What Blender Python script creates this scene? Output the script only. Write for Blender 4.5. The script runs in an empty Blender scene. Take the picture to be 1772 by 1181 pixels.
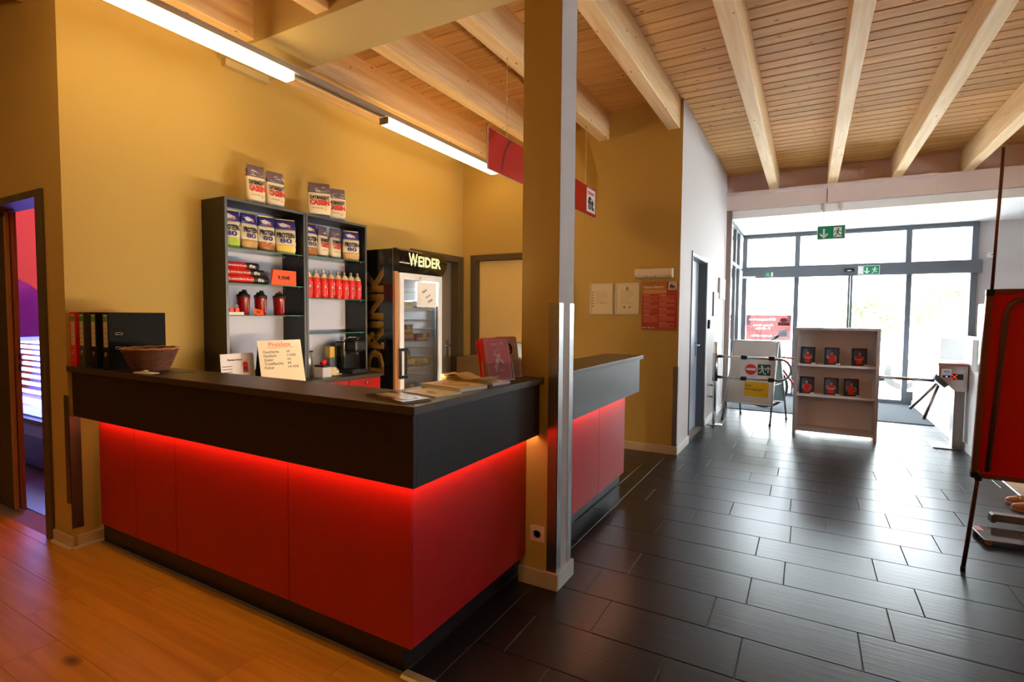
import bpy, bmesh, math, random
from math import sin, cos, pi, radians, sqrt
from mathutils import Vector, Matrix
random.seed(7)
S = bpy.context.scene
COL = S.collection

# ------------------------------------------------------------------ camera, world, exposure
cam_data = bpy.data.cameras.new('camera')
cam = bpy.data.objects.new('camera', cam_data)
COL.objects.link(cam)
cam_data.sensor_fit = 'HORIZONTAL'
cam_data.sensor_width = 36.0
cam_data.lens = 910.65 / 1772 * 36.0
cam_data.clip_start = 0.02
RT = Vector((0.87136419, 0.49057806, 0.00759095))
UPV = Vector((-0.03044095, 0.0386144, 0.99879041))
FW = Vector((-0.48969154, 0.87054127, -0.04858087))
cam.matrix_world = Matrix(((RT.x, UPV.x, -FW.x, 1.1994), (RT.y, UPV.y, -FW.y, -1.4284),
                           (RT.z, UPV.z, -FW.z, 1.418), (0, 0, 0, 1)))
S.camera = cam
S.view_settings.view_transform = 'Standard'
S.view_settings.look = 'None'
S.view_settings.gamma = 1.0
S.view_settings.use_curve_mapping = False
S.view_settings.exposure = 0.0
S.cycles.max_bounces = 10
S.cycles.diffuse_bounces = 6
S.cycles.glossy_bounces = 4
S.cycles.transmission_bounces = 8
S.cycles.transparent_max_bounces = 16
S.cycles.sample_clamp_indirect = 40.0
S.cycles.caustics_reflective = False
S.cycles.caustics_refractive = False

SKY = 28.0            # overcast daylight outside
SUN = 60.0           # sun on the forecourt
TUBE = 15.5          # fluorescent tubes over the counter
WORK = 320.0         # staff-side light strip on the inner worktop edge
LED = 62.0           # strip under the counter fascia
SUNBED = 18.0

world = bpy.data.worlds.new('world')
S.world = world
world.use_nodes = True
wn = world.node_tree
wn.nodes.clear()
w_out = wn.nodes.new('ShaderNodeOutputWorld')
w_bg = wn.nodes.new('ShaderNodeBackground')
w_tc = wn.nodes.new('ShaderNodeTexCoord')
w_sep = wn.nodes.new('ShaderNodeSeparateXYZ')
w_rmp = wn.nodes.new('ShaderNodeValToRGB')
w_rmp.color_ramp.elements[0].position = 0.0
w_rmp.color_ramp.elements[0].color = (0.93, 0.95, 1.0, 1)
w_rmp.color_ramp.elements[1].position = 0.6
w_rmp.color_ramp.elements[1].color = (0.80, 0.89, 1.0, 1)
wn.links.new(w_tc.outputs['Generated'], w_sep.inputs[0])
wn.links.new(w_sep.outputs['Z'], w_rmp.inputs[0])
wn.links.new(w_rmp.outputs[0], w_bg.inputs['Color'])
w_bg.inputs['Strength'].default_value = SKY
wn.links.new(w_bg.outputs[0], w_out.inputs[0])


def portal(name, loc, rot, sx, sy):
    l = bpy.data.lights.new(name, 'AREA')
    l.shape = 'RECTANGLE'
    l.size, l.size_y = sx, sy
    l.cycles.is_portal = True
    o = bpy.data.objects.new(name, l)
    o.location = loc
    o.rotation_euler = rot
    COL.objects.link(o)


portal('window_portal', (1.78, 9.45, 1.46), (radians(-90), 0, 0), 3.4, 2.95)

sun_data = bpy.data.lights.new('sun', 'SUN')
sun_data.energy = SUN
sun_data.angle = radians(3)
sun_data.color = (1.0, 0.97, 0.92)
sun_ob = bpy.data.objects.new('sun', sun_data)
sun_ob.rotation_euler = (radians(14), 0, radians(8))   # high behind the building, lights the forecourt
COL.objects.link(sun_ob)
portal('window_portal', (6.25, 4.4, 1.77), (radians(90), 0, radians(90)), 1.9, 1.75)
portal('window_portal', (0.0, 8.3, 1.46), (radians(90), 0, radians(-90)), 1.9, 2.95)

# ------------------------------------------------------------------ materials
MATS = {}


def M(name, color=(0.5, 0.5, 0.5), rough=0.5, metal=0.0, spec=0.5, emit=None, es=0.0, coat=0.0, alpha=1.0):
    if name in MATS:
        return MATS[name]
    m = bpy.data.materials.new(name)
    m.use_nodes = True
    b = m.node_tree.nodes['Principled BSDF']
    b.inputs['Base Color'].default_value = (*color, 1)
    b.inputs['Roughness'].default_value = rough
    b.inputs['Metallic'].default_value = metal
    b.inputs['Specular IOR Level'].default_value = spec
    b.inputs['Coat Weight'].default_value = coat
    b.inputs['Alpha'].default_value = alpha
    if emit:
        b.inputs['Emission Color'].default_value = (*emit, 1)
        b.inputs['Emission Strength'].default_value = es
    MATS[name] = m
    return m


def nodes(m):
    return m.node_tree.nodes, m.node_tree.links, m.node_tree.nodes['Principled BSDF']


def mapped(m, scale, use_random=True):
    """object coordinates, shifted per object, scaled"""
    n, l, b = nodes(m)
    tc = n.new('ShaderNodeTexCoord')
    mp = n.new('ShaderNodeMapping')
    mp.inputs['Scale'].default_value = scale
    l.new(tc.outputs['Object'], mp.inputs[0])
    if use_random:
        oi = n.new('ShaderNodeObjectInfo')
        mul = n.new('ShaderNodeMath')
        mul.operation = 'MULTIPLY'
        mul.inputs[1].default_value = 37.0
        l.new(oi.outputs['Random'], mul.inputs[0])
        cb = n.new('ShaderNodeCombineXYZ')
        for k in range(3):
            l.new(mul.outputs[0], cb.inputs[k])
        l.new(cb.outputs[0], mp.inputs['Location'])
    return mp


def plaster(name, color, rough=0.75, bump=0.06):
    m = M(name, color, rough, spec=0.25)
    n, l, b = nodes(m)
    mp = mapped(m, (1, 1, 1), False)
    nz = n.new('ShaderNodeTexNoise')
    nz.inputs['Scale'].default_value = 260
    nz.inputs['Detail'].default_value = 3
    bp = n.new('ShaderNodeBump')
    bp.inputs['Strength'].default_value = bump
    bp.inputs['Distance'].default_value = 0.002
    l.new(mp.outputs[0], nz.inputs['Vector'])
    l.new(nz.outputs['Fac'], bp.inputs['Height'])
    l.new(bp.outputs[0], b.inputs['Normal'])
    return m


def wood(name, c_light, c_dark, c_knot, axis, rough=0.5, knots=3.0, vary=0.25, knot_size=0.13, bump=0.1, spec=0.12):
    """grain runs along axis 0/1/2"""
    m = M(name, c_light, rough, spec=spec)
    n, l, b = nodes(m)
    sc = [14.0, 14.0, 14.0]
    sc[axis] = 0.8
    mp = mapped(m, tuple(sc))
    nz = n.new('ShaderNodeTexNoise')
    nz.inputs['Scale'].default_value = 1.6
    nz.inputs['Detail'].default_value = 5
    nz.inputs['Distortion'].default_value = 0.6
    l.new(mp.outputs[0], nz.inputs['Vector'])
    r = n.new('ShaderNodeValToRGB')
    r.color_ramp.elements[0].position = 0.36
    r.color_ramp.elements[0].color = (*c_dark, 1)
    r.color_ramp.elements[1].position = 0.62
    r.color_ramp.elements[1].color = (*c_light, 1)
    l.new(nz.outputs['Fac'], r.inputs[0])
    sk = [5.0, 5.0, 5.0]
    sk[axis] = 2.4
    mk = mapped(m, tuple(sk))
    vo = n.new('ShaderNodeTexVoronoi')
    vo.inputs['Scale'].default_value = knots / 3.0
    l.new(mk.outputs[0], vo.inputs['Vector'])
    rk = n.new('ShaderNodeValToRGB')
    rk.color_ramp.elements[0].position = knot_size * 0.35
    rk.color_ramp.elements[0].color = (1, 1, 1, 1)
    rk.color_ramp.elements[1].position = knot_size
    rk.color_ramp.elements[1].color = (0, 0, 0, 1)
    l.new(vo.outputs['Distance'], rk.inputs[0])
    mx = n.new('ShaderNodeMixRGB')
    l.new(rk.outputs[0], mx.inputs[0])
    l.new(r.outputs[0], mx.inputs[1])
    mx.inputs[2].default_value = (*c_knot, 1)
    oi = n.new('ShaderNodeObjectInfo')
    mr = n.new('ShaderNodeMapRange')
    mr.inputs['To Min'].default_value = 1 - vary
    mr.inputs['To Max'].default_value = 1 + vary * 0.6
    l.new(oi.outputs['Random'], mr.inputs['Value'])
    hv = n.new('ShaderNodeHueSaturation')
    l.new(mr.outputs[0], hv.inputs['Value'])
    l.new(mx.outputs[0], hv.inputs['Color'])
    l.new(hv.outputs[0], b.inputs['Base Color'])
    bp = n.new('ShaderNodeBump')
    bp.inputs['Strength'].default_value = bump
    bp.inputs['Distance'].default_value = 0.002
    l.new(nz.outputs['Fac'], bp.inputs['Height'])
    l.new(bp.outputs[0], b.inputs['Normal'])
    return m


def grained(name, color, rough, metal, scale, amount, spec=0.5, bump=0.1, coat=0.0):
    """streaky relief and slight tone variation (tiles, brushed steel, laminate)"""
    m = M(name, color, rough, metal, spec, coat=coat)
    n, l, b = nodes(m)
    mp = mapped(m, scale)
    nz = n.new('ShaderNodeTexNoise')
    nz.inputs['Scale'].default_value = 1.0
    nz.inputs['Detail'].default_value = 4
    l.new(mp.outputs[0], nz.inputs['Vector'])
    r = n.new('ShaderNodeValToRGB')
    r.color_ramp.elements[0].position = 0.3
    r.color_ramp.elements[0].color = (*[c * (1 - amount) for c in color], 1)
    r.color_ramp.elements[1].position = 0.7
    r.color_ramp.elements[1].color = (*[min(1, c * (1 + amount)) for c in color], 1)
    l.new(nz.outputs['Fac'], r.inputs[0])
    l.new(r.outputs[0], b.inputs['Base Color'])
    bp = n.new('ShaderNodeBump')
    bp.inputs['Strength'].default_value = bump
    bp.inputs['Distance'].default_value = 0.003
    l.new(nz.outputs['Fac'], bp.inputs['Height'])
    l.new(bp.outputs[0], b.inputs['Normal'])
    return m


def glass(name, tint=(0.9, 0.97, 0.95), refl=0.5, rough=0.0):
    """thin pane: fresnel reflection over clear transmission"""
    m = bpy.data.materials.new(name)
    m.use_nodes = True
    n, l = m.node_tree.nodes, m.node_tree.links
    n.clear()
    out = n.new('ShaderNodeOutputMaterial')
    mix = n.new('ShaderNodeMixShader')
    tr = n.new('ShaderNodeBsdfTransparent')
    gl = n.new('ShaderNodeBsdfGlossy')
    fr = n.new('ShaderNodeFresnel')
    fr.inputs['IOR'].default_value = 1.45
    mu = n.new('ShaderNodeMath')
    mu.operation = 'MULTIPLY'
    mu.inputs[1].default_value = refl
    tr.inputs[0].default_value = (*tint, 1)
    gl.inputs['Roughness'].default_value = rough
    l.new(fr.outputs[0], mu.inputs[0])
    l.new(mu.outputs[0], mix.inputs[0])
    l.new(tr.outputs[0], mix.inputs[1])
    l.new(gl.outputs[0], mix.inputs[2])
    l.new(mix.outputs[0], out.inputs[0])
    MATS[name] = m
    return m


def emission(name, color, strength):
    m = bpy.data.materials.new(name)
    m.use_nodes = True
    n, l = m.node_tree.nodes, m.node_tree.links
    n.clear()
    out = n.new('ShaderNodeOutputMaterial')
    e = n.new('ShaderNodeEmission')
    e.inputs[0].default_value = (*color, 1)
    e.inputs[1].default_value = strength
    l.new(e.outputs[0], out.inputs[0])
    return m


mustard = plaster('mustard_paint', (0.515, 0.352, 0.100))
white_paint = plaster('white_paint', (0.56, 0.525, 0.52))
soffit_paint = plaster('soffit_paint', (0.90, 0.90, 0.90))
clad_paint = plaster('clad_paint', (0.54, 0.42, 0.20))
steel_paint = M('channel_paint', (0.76, 0.62, 0.58), 0.45)
skirt_beige = M('skirting', (0.58, 0.47, 0.32), 0.45)
skirt_white = M('skirting_light', (0.66, 0.66, 0.64), 0.45)
pink_wall = plaster('pink_wall', (0.85, 0.48, 0.68))
beam_wood = wood('beam_wood', (0.84, 0.61, 0.35), (0.74, 0.49, 0.24), (0.20, 0.08, 0.03), 1, 0.6, 6.5, 0.06, 0.10)
board_wood = wood('board_wood', (0.62, 0.34, 0.115), (0.52, 0.27, 0.082), (0.09, 0.03, 0.012), 0, 0.65, 6.0, 0.10, 0.12)
floor_wood = wood('floor_wood', (0.62, 0.295, 0.032), (0.50, 0.22, 0.020), (0.08, 0.03, 0.008), 0, 0.36, 1.6, 0.05, 0.10, 0.10, 0.3)
daylit_wood = wood('daylit_floor_wood', (0.55, 0.38, 0.25), (0.44, 0.28, 0.17), (0.2, 0.1, 0.05), 0, 0.4, 1.6, 0.1, 0.08)
tile_m = grained('slate_tile', (0.012, 0.010, 0.010), 0.30, 0, (3.0, 60.0, 20.0), 0.3, 0.42, 0.24)
grout = M('grout', (0.23, 0.19, 0.17), 0.8)
joint_dark = M('joint_dark', (0.03, 0.02, 0.015), 0.8)
black_lam = grained('black_laminate', (0.010, 0.008, 0.008), 0.36, 0, (40, 40, 40), 0.2, 0.45, 0.03)
top_lam = grained('dark_worktop', (0.034, 0.024, 0.012), 0.34, 0, (60, 60, 60), 0.2, 0.7, 0.03)
grey_sheen_lam = M('grey_sheen_laminate', (0.10, 0.11, 0.12), 0.32)  # plain grey parts; base lifted for the reflection on the far fascia
red_lam = grained('red_laminate', (0.36, 0.004, 0.003), 0.34, 0, (30, 30, 30), 0.04, 0.45, 0.02)
red_paint = M('red_paint', (0.62, 0.018, 0.014), 0.35)
bright_red = M('bright_red', (0.72, 0.015, 0.012), 0.4)
dark_red = M('dark_red', (0.30, 0.006, 0.006), 0.25)
orange_red = M('orange_red', (0.90, 0.10, 0.012), 0.6)
steel = grained('brushed_steel', (0.56, 0.55, 0.54), 0.26, 1.0, (3, 3, 160), 0.08, 0.5, 0.03)
steel_dull = grained('dull_steel', (0.24, 0.22, 0.20), 0.38, 1.0, (120, 3, 3), 0.1, 0.5, 0.03)
chrome = M('chrome', (0.75, 0.75, 0.75), 0.15, 1.0)
alu = M('aluminium', (0.62, 0.63, 0.65), 0.3, 1.0)
gold = M('gold_foil', (0.83, 0.58, 0.16), 0.3, 0.9)
champagne = M('champagne_cap', (0.72, 0.64, 0.45), 0.3, 0.7)
black = M('black_plastic', (0.010, 0.010, 0.010), 0.4)
black_gloss = M('black_gloss', (0.008, 0.007, 0.006), 0.15)
ink = M('black_ink', (0.02, 0.02, 0.025), 0.7)
frame_grey = M('window_frame_grey', (0.10, 0.115, 0.135), 0.45)
door_frame_brown = M('door_frame_brown', (0.095, 0.065, 0.03), 0.5)
door_grey = M('door_grey', (0.16, 0.17, 0.19), 0.45)
door_dark = M('door_dark', (0.05, 0.035, 0.02), 0.45)
door_edge = M('door_edge_wood', (0.42, 0.20, 0.06), 0.5)
door_brown = M('door_taupe', (0.24, 0.20, 0.16), 0.5)
door_yellow = M('door_light', (0.86, 0.62, 0.26), 0.5)
white = M('white_plastic', (0.78, 0.78, 0.78), 0.4)
paper = M('white_paper', (0.80, 0.78, 0.74), 0.7)
card_lilac = M('card_lilac', (0.78, 0.74, 0.78), 0.5)
cream = M('cream_foil', (0.82, 0.74, 0.56), 0.35)
greypanel = M('grey_panel', (0.60, 0.57, 0.54), 0.45)
shelf_back = M('shelf_back', (0.66, 0.68, 0.82), 0.5)
shelf_white = M('shelf_white', (0.88, 0.82, 0.80), 0.4)
shelf_frame = M('shelf_frame', (0.48, 0.42, 0.40), 0.4)
purple = M('purple_foil', (0.045, 0.03, 0.24), 0.3)
greyviolet = M('grey_violet_foil', (0.15, 0.11, 0.15), 0.3)
green_sign = M('safety_green', (0.0, 0.22, 0.10), 0.4)
green_dark = M('sign_green', (0.01, 0.10, 0.05), 0.4)
green_edge = M('green_glass_edge', (0.05, 0.22, 0.15), 0.15)
sign_red = M('sign_red', (0.75, 0.05, 0.03), 0.4)
yellow_paper = M('yellow_paper', (0.90, 0.52, 0.02), 0.35)
skin = M('print_skin', (0.62, 0.40, 0.30), 0.5)
photo_blue = M('photo_blue', (0.05, 0.08, 0.14), 0.4)
hair_brown = M('print_hair', (0.10, 0.05, 0.03), 0.5)
mat_grey = grained('entrance_mat', (0.09, 0.10, 0.11), 0.95, 0, (200, 200, 200), 0.5, 0.1, 0.5)
wicker = M('wicker', (0.11, 0.032, 0.016), 0.6)
wicker_rim = M('wicker_rim', (0.34, 0.15, 0.06), 0.6)
leather = M('tan_leather', (0.42, 0.17, 0.05), 0.5)
brochure_pink = M('brochure_red', (0.62, 0.13, 0.15), 0.35)
brochure_grey = M('brochure_grey', (0.62, 0.50, 0.53), 0.35)
blue_ink = M('blue_print', (0.03, 0.06, 0.35), 0.5)
teal_pale = M('pale_teal', (0.30, 0.42, 0.42), 0.4)
kraft = M('kraft_paper', (0.62, 0.44, 0.20), 0.6)
brown_box = M('brown_cabinet', (0.20, 0.12, 0.045), 0.5)
lime = M('lime_print', (0.45, 0.62, 0.06), 0.4)
choc = M('chocolate_print', (0.42, 0.16, 0.05), 0.4)
vanilla = M('vanilla_print', (0.85, 0.66, 0.16), 0.4)
caramel = M('caramel_print', (0.62, 0.38, 0.14), 0.4)
tyre = M('tyre', (0.02, 0.02, 0.02), 0.7)
glass_clear = glass('clear_glass', (0.95, 0.98, 0.97), 0.8)
glass_shelf = glass('shelf_glass', (0.86, 0.95, 0.91), 1.0)
acrylic = glass('acrylic', (0.98, 0.97, 0.97), 0.5)
plastic_film = glass('plastic_film', (0.90, 0.88, 0.88), 1.4, 0.1)
red_film = glass('red_window_film', (0.26, 0.150, 0.153), 0.3)
tube_e = emission('tube_light', (1.0, 0.66, 0.26), TUBE)
work_e = emission('work_light', (1.0, 0.74, 0.46), WORK)
led_e = emission('led_strip', (1.0, 0.50, 0.24), LED)
sun_e = emission('sunbed_tube', (0.16, 0.18, 1.0), SUNBED)
sun_w = emission('sunbed_lamp', (0.55, 0.75, 1.0), 9.0)
neon_pink = emission('neon_pink', (1.0, 0.16, 0.62), 150.0)
led_x = emission('led_cross', (1.0, 0.03, 0.02), 2.0)
led_blue = emission('led_blue', (0.15, 0.15, 1.0), 3.0)
sign_lit = emission('lit_letters', (1.0, 0.86, 0.35), 1.5)
fridge_light = emission('fridge_light', (0.9, 0.97, 1.0), 110.0)
foliage = M('foliage', (0.10, 0.18, 0.05), 0.8)
paving = grained('paving', (0.60, 0.60, 0.60), 0.8, 0, (2, 2, 2), 0.15, 0.2, 0.1)


# ------------------------------------------------------------------ mesh builder
class MB:
    def __init__(self):
        self.v, self.f, self.mi, self.sm = [], [], [], []

    def add(self, vs, fs, mi=0, smooth=False):
        o = len(self.v)
        self.v += [tuple(p) for p in vs]
        for f in fs:
            self.f.append(tuple(i + o for i in f))
            self.mi.append(mi)
            self.sm.append(smooth)
        return self

    def box(self, x0, y0, z0, x1, y1, z1, mi=0):
        x0, x1 = min(x0, x1), max(x0, x1)
        y0, y1 = min(y0, y1), max(y0, y1)
        z0, z1 = min(z0, z1), max(z0, z1)
        vs = [(x0, y0, z0), (x1, y0, z0), (x1, y1, z0), (x0, y1, z0), (x0, y0, z1), (x1, y0, z1), (x1, y1, z1), (x0, y1, z1)]
        return self.add(vs, [(0, 3, 2, 1), (4, 5, 6, 7), (0, 1, 5, 4), (1, 2, 6, 5), (2, 3, 7, 6), (3, 0, 4, 7)], mi)

    def obox(self, c, size, mat3, mi=0):
        hx, hy, hz = [s / 2 for s in size]
        vs = []
        for z in (-hz, hz):
            for x, y in ((-hx, -hy), (hx, -hy), (hx, hy), (-hx, hy)):
                vs.append(Vector(c) + mat3 @ Vector((x, y, z)))
        return self.add(vs, [(0, 3, 2, 1), (4, 5, 6, 7), (0, 1, 5, 4), (1, 2, 6, 5), (2, 3, 7, 6), (3, 0, 4, 7)], mi)

    def cyl(self, p0, p1, r0, r1=None, n=16, mi=0, caps=True, smooth=True):
        r1 = r0 if r1 is None else r1
        p0, p1 = Vector(p0), Vector(p1)
        d = (p1 - p0).normalized()
        a = Vector((0, 0, 1)) if abs(d.z) < 0.9 else Vector((1, 0, 0))
        u = d.cross(a).normalized()
        w = d.cross(u)
        vs = []
        for p, r in ((p0, r0), (p1, r1)):
            for k in range(n):
                t = 2 * pi * k / n
                vs.append(p + u * r * cos(t) + w * r * sin(t))
        self.add(vs, [(k, (k + 1) % n, n + (k + 1) % n, n + k) for k in range(n)], mi, smooth)
        if caps:
            self.add(vs[:n], [tuple(range(n))], mi)
            self.add(vs[n:], [tuple(range(n))[::-1]], mi)
        return self

    def tube(self, pts, r, n=10, mi=0, closed=False, flat=1.0):
        pts = [Vector(p) for p in pts]
        m = len(pts)
        vs = []
        ref = None
        for i in range(m):
            if closed:
                d = pts[(i + 1) % m] - pts[i - 1]
            else:
                d = pts[min(i + 1, m - 1)] - pts[max(i - 1, 0)]
            d.normalize()
            if ref is None:
                a = Vector((0, 0, 1)) if abs(d.z) < 0.9 else Vector((1, 0, 0))
                ref = d.cross(a).normalized()
            u = (ref - d * ref.dot(d)).normalized()
            ref = u
            w = d.cross(u)
            rr = r[i] if isinstance(r, (list, tuple)) else r
            for k in range(n):
                t = 2 * pi * k / n
                vs.append(pts[i] + u * rr * cos(t) + w * rr * sin(t) * flat)
        fs = []
        for i in range(m if closed else m - 1):
            j = (i + 1) % m
            for k in range(n):
                fs.append((i * n + k, i * n + (k + 1) % n, j * n + (k + 1) % n, j * n + k))
        self.add(vs, fs, mi, True)
        if not closed:
            self.add(vs[:n], [tuple(range(n))], mi)
            self.add(vs[-n:], [tuple(range(n))[::-1]], mi)
        return self

    def lathe(self, prof, c=(0, 0, 0), n=20, mi=0, sx=1.0, sy=1.0, smooth=True):
        vs = []
        for r, z in prof:
            for k in range(n):
                t = 2 * pi * k / n
                vs.append((c[0] + r * cos(t) * sx, c[1] + r * sin(t) * sy, c[2] + z))
        fs = []
        for i in range(len(prof) - 1):
            for k in range(n):
                fs.append((i * n + k, i * n + (k + 1) % n, (i + 1) * n + (k + 1) % n, (i + 1) * n + k))
        self.add(vs, fs, mi, smooth)
        if prof[0][0] > 1e-5:
            self.add(vs[:n], [tuple(range(n))[::-1]], mi)
        if prof[-1][0] > 1e-5:
            self.add(vs[-n:], [tuple(range(n))], mi)
        return self

    def prism(self, poly, axis, a0, a1, mi=0, smooth=False):
        """poly in the two other axes (cyclic order x,y,z), extruded along axis"""
        n = len(poly)

        def P(p, a):
            if axis == 0:
                return (a, p[0], p[1])
            if axis == 1:
                return (p[0], a, p[1])
            return (p[0], p[1], a)
        vs = [P(p, a0) for p in poly] + [P(p, a1) for p in poly]
        self.add(vs, [(k, (k + 1) % n, n + (k + 1) % n, n + k) for k in range(n)], mi, smooth)
        self.add(vs, [tuple(range(n))[::-1], tuple(range(n, 2 * n))], mi)
        return self

    def ball(self, c, r, nu=14, nv=8, mi=0):
        rx, ry, rz = (r, r, r) if not isinstance(r, (tuple, list)) else r
        vs, fs = [], []
        for i in range(nv + 1):
            a = pi * i / nv
            for k in range(nu):
                t = 2 * pi * k / nu
                vs.append((c[0] + rx * sin(a) * cos(t), c[1] + ry * sin(a) * sin(t), c[2] + rz * cos(a)))
        for i in range(nv):
            for k in range(nu):
                fs.append((i * nu + k, (i + 1) * nu + k, (i + 1) * nu + (k + 1) % nu, i * nu + (k + 1) % nu))
        return self.add(vs, fs, mi, True)

    def mesh(self, name, mats):
        me = bpy.data.meshes.new(name)
        me.from_pydata(self.v, [], self.f)
        for m in (mats if isinstance(mats, (list, tuple)) else [mats]):
            me.materials.append(m)
        me.polygons.foreach_set('material_index', self.mi)
        me.polygons.foreach_set('use_smooth', self.sm)
        bm = bmesh.new()
        bm.from_mesh(me)
        bmesh.ops.remove_doubles(bm, verts=bm.verts, dist=1e-5)
        bmesh.ops.recalc_face_normals(bm, faces=bm.faces)
        bm.to_mesh(me)
        bm.free()
        me.update()
        return me

    def build(self, name, mats, parent=None, bevel=0.0, loc=None, rot=None, seg=2):
        o = bpy.data.objects.new(name, self.mesh(name, mats))
        COL.objects.link(o)
        if parent is not None:
            o.parent = parent
        if loc:
            o.location = loc
        if rot:
            o.rotation_euler = rot
        if bevel:
            b = o.modifiers.new('bevel', 'BEVEL')
            b.width = bevel
            b.segments = seg
            b.limit_method = 'ANGLE'
            b.angle_limit = radians(40)
        return o


def thing(name, label, cat, loc=(0, 0, 0), rz=0.0, group=None):
    o = bpy.data.objects.new(name, None)
    o.empty_display_size = 0.05
    COL.objects.link(o)
    o.location = loc
    o.rotation_euler = (0, 0, rz)
    o['label'] = label
    o['category'] = cat
    if group:
        o['group'] = group
    return o


def tag(o, label, cat, group=None):
    o['label'] = label
    o['category'] = cat
    if group:
        o['group'] = group
    return o


def struct(o, label, cat):
    o['kind'] = 'structure'
    o['label'] = label
    o['category'] = cat
    return o


def empty_struct(name, label, cat, loc=(0, 0, 0)):
    o = bpy.data.objects.new(name, None)
    o.empty_display_size = 0.05
    COL.objects.link(o)
    o.location = loc
    return struct(o, label, cat)


def copy_tree(o, parent=None, swap=None):
    c = o.copy()
    COL.objects.link(c)
    if parent is not None:
        c.parent = parent
    for ch in list(o.children):
        copy_tree(ch, c)
    return c


X_, Y_, Z_ = Vector((1, 0, 0)), Vector((0, 1, 0)), Vector((0, 0, 1))
FACE = {'-Y': (X_, Z_), '+X': (Y_, Z_), '+Y': (-X_, Z_), '-X': (-Y_, Z_), '+Z': (X_, Y_)}


def axes(face):
    if isinstance(face, str):
        return FACE[face]
    return Vector(face[0]).normalized(), Vector(face[1]).normalized()


def text(parent, s, m, c, w, h, face, ext=0.0006, name='lettering', spin=0.0, mirror=False, off=0.0006, bold=0.0, shear=0.0):
    """flat lettering fitted into w x h, centred on c, facing out of the given face"""
    cu = bpy.data.curves.new(name, 'FONT')
    cu.body = s
    cu.align_x = 'CENTER'
    cu.resolution_u = 2
    cu.offset = bold
    cu.shear = shear
    tmp = bpy.data.objects.new(name, cu)
    me = bpy.data.meshes.new_from_object(tmp)
    bpy.data.objects.remove(tmp)
    bpy.data.curves.remove(cu)
    me.name = name
    xs = [v.co.x for v in me.vertices]
    ys = [v.co.y for v in me.vertices]
    x0, x1, y0, y1 = min(xs), max(xs), min(ys), max(ys)
    R, U = axes(face)
    N = R.cross(U)
    C0 = Vector(c) + N * off
    cs, sn = cos(spin), sin(spin)
    for v in me.vertices:
        a = ((v.co.x - x0) / (x1 - x0) - 0.5) * w
        b = ((v.co.y - y0) / (y1 - y0) - 0.5) * h
        if mirror:
            a = -a
        a, b = a * cs - b * sn, a * sn + b * cs
        v.co = C0 + R * a + U * b
    bm = bmesh.new()
    bm.from_mesh(me)
    r = bmesh.ops.extrude_face_region(bm, geom=list(bm.faces))
    for e in r['geom']:
        if isinstance(e, bmesh.types.BMVert):
            e.co += N * ext
    bmesh.ops.recalc_face_normals(bm, faces=bm.faces)
    bm.to_mesh(me)
    bm.free()
    me.materials.clear()
    me.materials.append(m)
    o = bpy.data.objects.new(name, me)
    COL.objects.link(o)
    o.parent = parent
    return o


class D2:
    """flat print built as thin layers on a plane"""

    def __init__(self):
        self.items = []

    def poly(self, pts, mi=0, lv=0):
        self.items.append((list(pts), mi, lv))
        return self

    def rect(self, x0, y0, x1, y1, mi=0, lv=0):
        return self.poly([(x0, y0), (x1, y0), (x1, y1), (x0, y1)], mi, lv)

    def disc(self, x, y, rx, mi=0, lv=0, ry=None, n=18):
        ry = rx if ry is None else ry
        return self.poly([(x + rx * cos(2 * pi * k / n), y + ry * sin(2 * pi * k / n)) for k in range(n)], mi, lv)

    def stroke(self, pts, w, mi=0, lv=0):
        for a, b in zip(pts[:-1], pts[1:]):
            dx, dy = b[0] - a[0], b[1] - a[1]
            L = math.hypot(dx, dy)
            nx, ny = -dy / L * w / 2, dx / L * w / 2
            ex, ey = dx / L * w * 0.2, dy / L * w * 0.2
            self.poly([(a[0] - nx - ex, a[1] - ny - ey), (b[0] - nx + ex, b[1] - ny + ey), (b[0] + nx + ex, b[1] + ny + ey), (a[0] + nx - ex, a[1] + ny - ey)], mi, lv)
        return self

    def lines(self, x0, y0, x1, y1, rows, mi=0, lv=0, rnd=None, fill=0.45):
        rnd = rnd or random
        p = (y1 - y0) / rows
        for i in range(rows):
            y = y1 - p * (i + 0.5)
            xe = x1 if rnd.random() < 0.6 else x0 + (x1 - x0) * rnd.uniform(0.45, 0.95)
            self.rect(x0, y - p * fill / 2, xe, y + p * fill / 2, mi, lv)
        return self

    def build(self, name, mats, parent, c, face, th=0.0005, off=0.0004):
        R, U = axes(face)
        N = R.cross(U)
        b = MB()
        for pts, mi, lv in self.items:
            n = len(pts)
            lo = [Vector(c) + R * p[0] + U * p[1] + N * off for p in pts]
            hi = [q + N * (th * (lv + 1)) for q in lo]
            b.add(hi, [tuple(range(n))], mi)
            b.add(lo + hi, [(k, (k + 1) % n, n + (k + 1) % n, n + k) for k in range(n)], mi)
        o = b.build(name, mats, parent)
        return o


def fit_logo(parent, c, s, face, off=0.0006):
    """white rounded plate, red word over a black word"""
    d = D2()
    d.rect(-s * 0.5, -s * 0.5, s * 0.5, s * 0.5, 0)
    d.build('logo_plate', [white], parent, c, face, 0.0006, off)
    text(parent, 'clever', bright_red, Vector(c) + axes(face)[1] * s * 0.33, s * 0.8, s * 0.18, face, off=off + 0.0012, bold=0.02)
    text(parent, 'fit', black, Vector(c) - axes(face)[1] * s * 0.12, s * 0.72, s * 0.56, face, off=off + 0.0012, bold=0.04)
    return parent


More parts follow.
